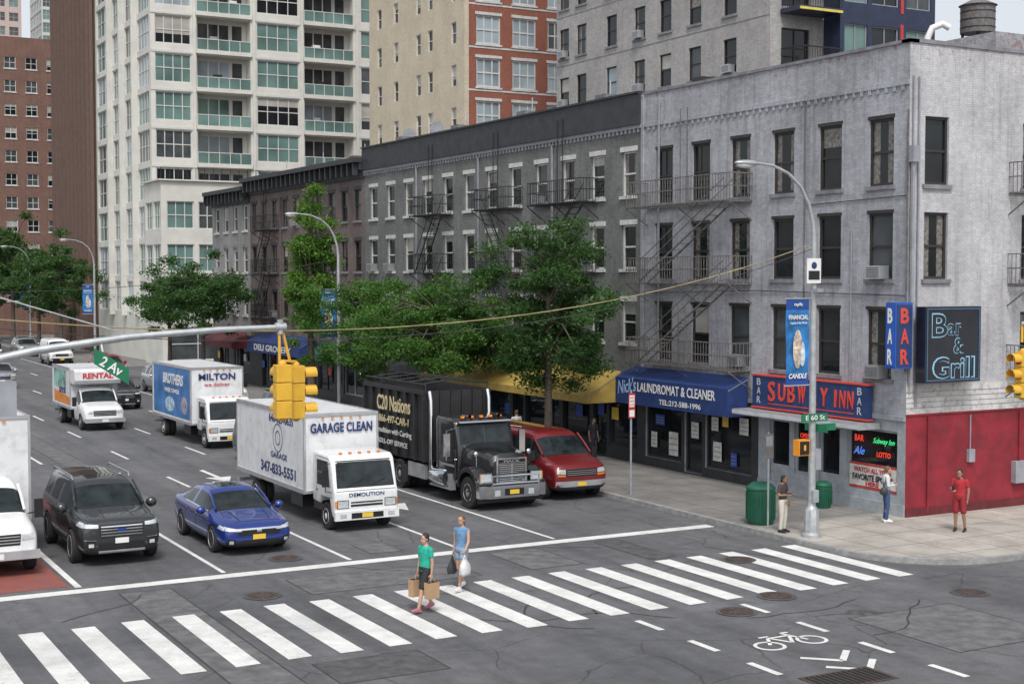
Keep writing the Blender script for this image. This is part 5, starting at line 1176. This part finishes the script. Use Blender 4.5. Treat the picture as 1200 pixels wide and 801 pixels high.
    mb.box(-w,-w+.06,y0,y1,z0,z1,BK); mb.box(w-.06,w,y0,y1,z0,z1,BK); mb.box(-w+.06,w-.06,y0,y0+.06,z0,z1,BK); mb.box(-w+.06,w-.06,y1-.06,y1,z0,z1,BK); mb.box(-w+.06,w-.06,y0+.06,y1-.06,z0+.01,z1-.5,DARK)
    for s in (-1,1):
        y_=y0
        while y_<=y1: mb.box(s*w,s*(w+.1),y_,y_+.1,z0,z1-.12,BK); y_+=.74
        mb.box(s*(w-.02),s*(w+.11),y0-.02,y1,z1-.12,z1+.02,BK)
        mb.tube([(s*w,y0,z1+.02),(s*w,y0,z1+.22),(s*w,y1,z1+.22),(s*w,y1,z1)],.03,6,BK)
    for i in range(6): mb.box(-w+.1+i*.42,-w+.18+i*.42,y0-.07,y0,z0,z1,BK)
    y_=y0+.5
    while y_<y1: mb.tube([(-w,y_,z1+.2),(0,y_,z1+.32),(w,y_,z1+.2)],.025,6,BK); y_+=1.1
    for s in (-1,1): mb.box(s*1.08,s*1.18,4.0,5.4,.55,1.05,ALU); mb.box(s*1.0,s*1.2,5.5,8.2,1.12,1.16,BLACK)
    mb.obj('container',e)
    YT=pm('letter_cream',(.65,.55,.32),.5)
    text("C20 Nations",2.9,.55,(-1.305,6.4,2.98),'-X',YT,e,bold=.02); text("866-497-CAR-1",2.6,.28,(-1.305,6.4,2.4),'-X',YT,e,bold=.02); text("Demolition with Carting",3.3,.26,(-1.305,6.5,1.95),'-X',TW,e,bold=.01); text("ROLL-OFF SERVICE",2.6,.18,(-1.305,6.5,1.58),'-X',TW,e,bold=.01)
    text("MACK",.6,.09,(0,-.064,1.58),'-Y',CHROME,e,bold=.03)
    return e
heavy(22.1,40.2)
suv(8.85,37.15,pm('car_paint_charcoal',(.034,.038,.041),.3,.35,var=.05,coat=1),sc=1.09,zs=1.07)
sedan(12.45,36.8,pm('car_paint_blue',(.012,.038,.23),.25,.3,var=.05,coat=1),1.11)
van(25.1,40.7,pm('car_paint_dark_red',(.17,.012,.016),.3,.2,var=.05,coat=1),sc=1.08)
van(19.1,51.6,pm('car_paint_grey_blue',(.06,.075,.10),.3,.3,var=.05,coat=1),'grey_van')
suv(19.6,81,pm('car_paint_black',(.012,.013,.015),.25,.2,var=.05,coat=1),'black_suv_car')
van(24.9,125,CRW,'white_van',H=2.2,ladder=True); suv(16.0,100,pm('car_paint_silver',(.38,.39,.4),.3,.5,coat=1),'silver_suv_car'); 
suv(24.9,66,pm('car_paint_black',(.012,.013,.015)),'parked_suv_car'); van(24.9,78,CRW,'white_van',H=2.1); suv(24.9,90,pm('car_paint_silver',(.38,.39,.4)),'parked_suv_car'); suv(24.9,106,pm('car_paint_maroon',(.2,.02,.02)),'parked_suv_car')
suv(19.5,128,CRW,'white_suv_car'); suv(23,150,pm('car_paint_black',(.01,.01,.01)),'black_suv_car'); van(20,165,CRW,'white_van',H=2.2,ladder=True); suv(24.9,140,pm('car_paint_silver',(.38,.39,.4)),'parked_suv_car')
van(24.9,52.0,pm('car_paint_grey_blue',(.05,.065,.09)),'grey_van')
e,yb=box_truck('white_cargo_truck',5.7,37.0,8.5,BOXW,CRW,2.4,3.5,cab='van',sc=1.08)

# ---------------------------------------------------------------- people
def cap(mb,p0,p1,r0,r1,mat,n=12):
    p0=Vector(p0);p1=Vector(p1); mb.tube([p0,p0.lerp(p1,.5),p1],[r0,(r0+r1)/2*1.02,r1],n,mat); mb.ball(p0,r0,r0,r0,mat,12,8); mb.ball(p1,r1,r1,r1,mat,12,8)
def rm(mb,name,parent,vox=.008,it=3):
    o=mb.obj('tmp'); m=o.modifiers.new('r','REMESH'); m.mode='VOXEL'; m.voxel_size=vox; s=o.modifiers.new('s','SMOOTH'); s.iterations=it; s.factor=.5
    bpy.context.view_layer.update(); me=bake(o); me.polygons.foreach_set('use_smooth',[True]*len(me.polygons))
    if not me.materials: me.materials.append(mb.mats[0])
    o=link(me,name,parent); return o
def torso(mb,P,N_,levels,mat,grow=0):
    P=Vector(P);N_=Vector(N_); k=len(mb.v); n=16; i=mb.mi(mat)
    for t,rx,ry in levels:
        c=P.lerp(N_,t)
        for q in range(n):
            a=2*math.pi*q/n; mb.v.append((c.x+(rx+grow)*math.cos(a),c.y+(ry+grow)*math.sin(a),c.z))
    L=len(levels)
    for j in range(L-1):
        for q in range(n): mb.f.append((k+j*n+q,k+j*n+(q+1)%n,k+(j+1)*n+(q+1)%n,k+(j+1)*n+q)); mb.m.append(i)
    mb.f.append(tuple(k+q for q in range(n))[::-1]); mb.m.append(i); mb.f.append(tuple(k+(L-1)*n+q for q in range(n))); mb.m.append(i)
SK1=pm('skin_light',(.46,.28,.20),.5,var=.06,scale=8); SK2=pm('skin_tan',(.30,.17,.11),.5,var=.06,scale=8)
def person(name,x,y,rz,H,skin,shirt,pants,hair,pose=None,sleeve='short',legs='long',shoe=BLACK,hl=0,fem=False,z=0,curl=0.3):
    e=empty(name,(x,y,z),rz); e.scale=(H/1.72,)*3
    J=dict(pel=(0,0,.95),nec=(0,.015,1.47),hed=(0,-.015,1.60),shL=(.17,.01,1.39),elL=(.225,.03,1.12),wrL=(.235,-.03,.88),shR=(-.17,.01,1.39),elR=(-.225,.03,1.12),wrR=(-.235,-.03,.88),
        hiL=(.088,0,.90),knL=(.10,-.02,.50),anL=(.105,.02,.09),hiR=(-.088,0,.90),knR=(-.10,-.02,.50),anR=(-.105,.02,.09))
    J.update(pose or {}); J={k:Vector(v) for k,v in J.items()}
    sh=.92 if fem else 1
    lv=[(-.16,.06,.06),(-.10,.13,.095),(.0,.165 if fem else .155,.112),(.28,.125 if fem else .14,.092),(.5,.135*sh,.10),(.72,.155*sh,.112),(.88,.165*sh,.09),(.96,.10,.07),(1.02,.055,.055),(1.16,.048,.05)]
    mb=MB(); torso(mb,J['pel'],J['nec'],lv,skin)
    hc=J['hed']
    mb.ball(hc+Vector((0,.012,.035)),.074,.092,.092,skin,16,12); mb.ball(hc+Vector((0,-.022,-.035)),.056,.068,.075,skin,14,10); mb.ball(hc+Vector((0,-.095,-.005)),.013,.018,.02,skin,8,6)
    for s in (-1,1): mb.ball(hc+Vector((s*.076,.012,.0)),.012,.02,.03,skin,8,6)
    for S,s in (('L',1),('R',-1)):
        cap(mb,J['sh'+S],J['el'+S],.050 if not fem else .042,.038 if not fem else .033,skin); cap(mb,J['el'+S],J['wr'+S],.037 if not fem else .032,.024,skin)
        kc=J['kn'+S].lerp(J['an'+S],.33)+Vector((0,.015,0))
        cap(mb,J['hi'+S],J['kn'+S],.085,.053,skin); cap(mb,J['kn'+S],kc,.051,.053,skin); cap(mb,kc,J['an'+S],.053,.034,skin)
        d=(J['wr'+S]-J['el'+S]).normalized(); side=Vector((0,-1,0)); side=(side-d*side.dot(d)).normalized(); inn=d.cross(side).normalized()
        if inn.x*s>0: inn=-inn
        w=J['wr'+S]
        for k in range(4):
            o_=side*(-.030+.02*k); cap(mb,w+d*.01+o_*.6,w+d*.085+o_,.013,.0115,skin,n=8)
            ln_=[.055,.068,.072,.064][k]; a=w+d*.088+o_; b=a+(d*(1-curl)+inn*curl)*ln_*.5; c=b+(d*(1-curl*2)+inn*curl*2).normalized()*ln_*.5
            cap(mb,a,b,.0095,.0088,skin,n=8); cap(mb,b,c,.0088,.0075,skin,n=8)
        a=w+d*.03+side*.03; b=a+(d*.6+side*.7+inn*.3).normalized()*.04; c=b+(d*.9+inn*.4).normalized()*.03; cap(mb,a,b,.012,.0105,skin,n=8); cap(mb,b,c,.0105,.009,skin,n=8)
    rm(mb,'body',e,.0075,2)
    mb=MB(); lvs=[(-.09,.15,.11),(.0,.165 if fem else .16,.112),(.28,.13 if fem else .148,.098),(.5,.145*sh,.107),(.72,.16*sh,.118),(.88,.165*sh,.096),(.955,.10,.075),(.985,.07,.065)]
    torso(mb,J['pel'],J['nec'],lvs,shirt,.010)
    for S in 'LR':
        if sleeve=='none': cap(mb,J['sh'+S]*.9+J['nec']*.1,J['sh'+S]*.97+J['nec']*.03,.045,.047,shirt); continue
        t=.55 if sleeve=='short' else 1
        cap(mb,J['sh'+S],J['sh'+S].lerp(J['el'+S],t),.062,.056 if sleeve=='short' else .047,shirt)
        if sleeve=='long': cap(mb,J['el'+S],J['el'+S].lerp(J['wr'+S],.93),.046,.034,shirt)
    rm(mb,'shirt',e,.009,3)
    mb=MB(); torso(mb,J['pel'],J['nec'],[(-.17,.07,.07),(-.10,.15,.108),(.0,.168,.118),(.12,.152,.110)],pants,.008)
    for S in 'LR':
        if legs=='long':
            cap(mb,J['hi'+S],J['kn'+S],.098,.068,pants); cap(mb,J['kn'+S],J['kn'+S].lerp(J['an'+S],.92),.068,.054,pants)
        else: cap(mb,J['hi'+S],J['hi'+S].lerp(J['kn'+S],.35 if legs=='mini' else .85),.10,.095 if legs=='mini' else .085,pants)
    rm(mb,'trousers' if legs=='long' else 'shorts',e,.009,3)
    mb=MB()
    for S in 'LR':
        a=J['an'+S]; lift=max(0,a.z-.09); toe=a+Vector((0,-.17,-.055 -(.04 if lift>.02 else 0))); heel=a+Vector((0,.045,-.05))
        if S=='L' and lift>.02: toe=a+Vector((0,-.17,-.03)); heel=a+Vector((0,.05,-.075))
        cap(mb,a+Vector((0,0,-.01)),heel,.042,.038,shoe); cap(mb,heel,toe,.040,.034,shoe); cap(mb,a+Vector((0,-.03,-.02)),toe+Vector((0,.03,.0)),.04,.03,shoe)
    rm(mb,'shoes',e,.008,2)
    mb=MB(); mb.ball(hc+Vector((0,.028,.050)),.083,.096,.092,hair,16,12)
    for s in (-1,1): mb.ball(hc+Vector((s*.06,.035,.01)),.028,.05,.055,hair,10,8)
    if hl: 
        mb.ball(hc+Vector((0,.07,-.02)),.07,.05,.09,hair,12,10); cap(mb,hc+Vector((0,.08,-.05)),hc+Vector((0,.09,-.05-hl)),.055,.035,hair)
    rm(mb,'hair',e,.008,2)
    mb=MB()
    for s in (-1,1): mb.ball(hc+Vector((s*.028,-.083,.012)),.010,.007,.006,DARK,8,6); mb.box(hc.x+s*.028-.014,hc.x+s*.028+.014,hc.y-.092,hc.y-.084,hc.z+.028,hc.z+.033,hair)
    mb.ball(hc+Vector((0,-.086,-.045)),.022,.008,.006,pm('lips',(.35,.12,.10),.5),10,6); mb.obj('face_features',e)
    return e,J
KR=pm('kraft_paper',(.40,.26,.15),.8,var=.12); PLW=pm('plastic_bag_white',(.62,.62,.63),.35,var=.15,scale=9)
def paper_bag(e,c,w=.30,h=.36,d=.16,mat=KR,top=.75):
    x,y,z=c; mb=MB(); mb.hexa([(x-d/2,y-w/2,z),(x+d/2,y-w/2,z),(x+d/2,y+w/2,z),(x-d/2,y+w/2,z),(x-d/2-.01,y-w/2,z+h),(x+d/2+.01,y-w/2,z+h),(x+d/2+.01,y+w/2,z+h),(x-d/2-.01,y+w/2,z+h)],mat)
    mb.box(x-d/2+.01,x+d/2-.01,y-w/2+.01,y+w/2-.01,z+h,z+h+.003,DARK)
    for sx in (-.05,.05): mb.tube([(x+sx,y-.07,z+h),(x+sx*.3,y-.04,(z+h+top)/2+.02),(x+sx*.1,y,top),(x+sx*.3,y+.04,(z+h+top)/2+.02),(x+sx,y+.07,z+h)],.006,6,mat)
    mb.box(x-d/2-.014,x-d/2-.009,y-.07,y+.07,z+.12,z+.24,PR); mb.obj('shopping_bag',e)
def sack(e,c,w,d,h,top,mat,seed=1):
    # crumpled carrier bag: c = centre of its bottom; gathered handles rise to `top`
    x,y,z=c; rg=random.Random(seed); n=20; lv=[(0,.72,.75),(.04,.92,.95),(.2,1.0,1.05),(.45,.96,1.0),(.7,.82,.72),(.88,.6,.42),(1.0,.42,.25)]
    ph=[rg.uniform(0,6.28) for _ in range(4)]; v=[]; mb=MB(); i=mb.mi(mat)
    for t,a,b in lv:
        for q in range(n):
            th=2*math.pi*q/n; cr=1+.09*math.sin(5*th+ph[0]+3*t)+.06*math.sin(9*th+ph[1]-6*t); ct,st_=math.cos(th),math.sin(th)
            sx=(abs(ct)**.6)*(1 if ct>0 else -1); sy=(abs(st_)**.6)*(1 if st_>0 else -1)
            mb.v.append((x+d/2*b*sx*cr,y+w/2*a*sy*cr,z+h*t+.012*math.sin(3*th+ph[2])))
    for j in range(len(lv)-1):
        for q in range(n): mb.f.append((j*n+q,j*n+(q+1)%n,(j+1)*n+(q+1)%n,(j+1)*n+q)); mb.m.append(i)
    mb.f.append(tuple(range(n))[::-1]); mb.m.append(i); mb.f.append(tuple((len(lv)-1)*n+q for q in range(n))); mb.m.append(i)
    for s in (-1,1): mb.tube([(x,y+s*w*.17,z+h*.97),(x,y+s*w*.10,(z+h+top)/2),(x,y,top)],[.022,.012,.010],8,mat)
    mb.obj('carrier_bag',e,smooth=60)
def soft_bag(e,c,rx,ry,rz,mat,strap=None):
    mb=MB(); x,y,z=c; mb.ball(c,rx,ry,rz,mat,14,10); mb.ball((x+.02,y+.03,z-rz*.3),rx*1.1,ry*.9,rz*.7,mat,12,8)
    mb.tube([(x,y,z+rz*.6),(x,y,z+rz+.14)],[.04,.012],8,mat); rm(mb,'shoulder_bag',e,.012,2)
    if strap: m2=MB(); m2.tube(strap,.012,6,mat); m2.obj('strap',e)
TEAL=pm('tshirt_teal',(.02,.36,.26),.8,var=.22,scale=11); 
walk={'knL':(.09,-.18,.52),'anL':(.085,-.26,.115),'knR':(-.09,.02,.50),'anR':(-.09,.26,.14),'hiL':(.088,-.02,.90),'hiR':(-.088,.02,.90)}
wl=dict(walk); wl.update({'elL':(.22,.02,1.12),'wrL':(.24,-.02,.87),'elR':(-.22,.03,1.12),'wrR':(-.235,.0,.87)})
e,J=person('pedestrian_man',13.6,28.75,R(-75),1.75,SK1,TEAL,pm('shorts_black',(.02,.02,.022),.8),pm('hair_dark',(.02,.014,.01),.6),wl,legs='short',shoe=pm('shoe_pink',(.40,.14,.17),.6),curl=.48)
paper_bag(e,(.26,-.03,.33),top=.775); paper_bag(e,(-.27,-.02,.30),.34,.38,top=.775)
wl2=dict(walk); wl2.update({'elL':(.21,-.06,1.14),'wrL':(.22,-.22,.98),'elR':(-.20,.06,1.12),'wrR':(-.22,.02,.88),'hed':(0,-.02,1.6)})
e,J=person('pedestrian_woman',15.3,30.3,R(-55),1.80,SK1,pm('top_denim_blue',(.12,.24,.40),.8,var=.2,scale=10),pm('shorts_denim',(.24,.32,.42),.8,var=.2,scale=14),pm('hair_brown',(.14,.07,.035),.6),wl2,sleeve='none',legs='mini',shoe=WHITE,hl=.18,fem=True,curl=.48)
sack(e,(.24,-.29,.42),.34,.18,.36,.885,PLW,3); sack(e,(-.25,.0,.36),.28,.15,.32,.79,pm('bag_dark',(.04,.04,.045),.6),5)
st={'elR':(-.24,.0,1.14),'wrR':(-.12,-.22,1.16),'elL':(.24,.0,1.14),'wrL':(.10,-.24,1.18),'hed':(0,-.05,1.585)}
e,J=person('standing_woman',26.05,32.5,R(20),1.66,SK2,pm('blouse_dark',(.06,.045,.05),.8,var=.5,scale=25),pm('trousers_cream',(.55,.52,.45),.8),pm('hair_dark',(.02,.014,.01)),dict(st),z=.0,sleeve='short',hl=.08,fem=True)
e.location=(26.6,32.05,.14)
soft_bag(e,(.26,.05,.86),.09,.14,.15,pm('leather_tan',(.34,.17,.06),.6),[(.24,.05,1.0),(.18,.02,1.43),(.0,.09,1.3),(.22,.1,1.0)])
e,J=person('standing_pedestrian',30.45,31.9,R(60),1.70,SK1,pm('jacket_pale',(.55,.57,.60),.8,var=.1),pm('jeans_blue',(.04,.08,.17),.85,var=.2,scale=14),pm('hair_brown',(.12,.06,.03)),st,z=.14,sleeve='long',hl=.05,fem=True,shoe=WHITE)
soft_bag(e,(-.22,.12,.98),.09,.12,.13,pm('bag_dark',(.04,.04,.045)),[(-.2,.12,1.1),(-.15,.02,1.43),(.0,.1,1.3),(-.2,.14,1.1)])
st2=dict(st); st2.update({'wrL':(.22,-.02,.88),'elL':(.23,.03,1.13),'knL':(.12,-.04,.5),'anL':(.15,.03,.09)})
e,J=person('man_in_red',31.2,29.7,R(-60),1.82,SK2,pm('tshirt_red',(.36,.02,.028),.8,var=.15,scale=9),pm('shorts_red',(.24,.015,.022),.8,var=.15,scale=9),pm('hair_dark',(.02,.014,.01)),st2,z=.14,legs='short')
mb=MB(); mb.box(-.14,-.06,-.33,-.32,1.16,1.30,BLACK); mb.obj('mobile_phone',e,bevel=.004)
person('distant_pedestrian',30.4,48.4,R(10),1.74,SK2,pm('shirt_charcoal',(.03,.03,.035),.8),pm('trousers_dark',(.03,.03,.04),.8),pm('hair_dark',(.02,.014,.01)),None,z=.14)
person('distant_pedestrian',29.4,53.0,R(170),1.7,SK1,pm('shirt_white',(.6,.6,.6),.8),pm('jeans_blue',(.04,.08,.17)),pm('hair_brown',(.12,.06,.03)),walk,z=.14,fem=True)

# ---------------------------------------------------------------- world, light, camera
w=bpy.data.worlds.new('World'); SC.world=w; w.use_nodes=True; nt=w.node_tree
bg=nt.nodes['Background']; sky=nt.nodes.new('ShaderNodeTexSky'); sky.sky_type='NISHITA'; sky.sun_disc=False
az=R(205); el=R(55)
sky.sun_elevation=el; sky.sun_rotation=az; sky.air_density=1.0; sky.dust_density=3.0; sky.ozone_density=1.0
hs=nt.nodes.new('ShaderNodeHueSaturation'); hs.inputs['Saturation'].default_value=.30; hs.inputs['Value'].default_value=1.25
nt.links.new(sky.outputs[0],hs.inputs['Color']); nt.links.new(hs.outputs[0],bg.inputs['Color']); bg.inputs['Strength'].default_value=.15
sl=bpy.data.lights.new('sun','SUN'); sl.energy=2.0; sl.angle=R(12); sl.color=(1,.97,.93)
so=bpy.data.objects.new('sun',sl); COL.objects.link(so)
dv=Vector((math.sin(az)*math.cos(el),math.cos(az)*math.cos(el),math.sin(el)))
so.rotation_euler=dv.to_track_quat('Z','Y').to_euler(); so.location=dv*100
SC.view_settings.view_transform='Standard'; SC.view_settings.look='None'; SC.view_settings.exposure=0
cd=bpy.data.cameras.new('camera'); cd.lens=50; cd.sensor_width=36; cd.clip_end=3000; cd.clip_start=.1
co=bpy.data.objects.new('camera',cd); COL.objects.link(co); co.location=(0,0,7.5); co.rotation_euler=(R(90-2.59),0,R(-28.84)); SC.camera=co
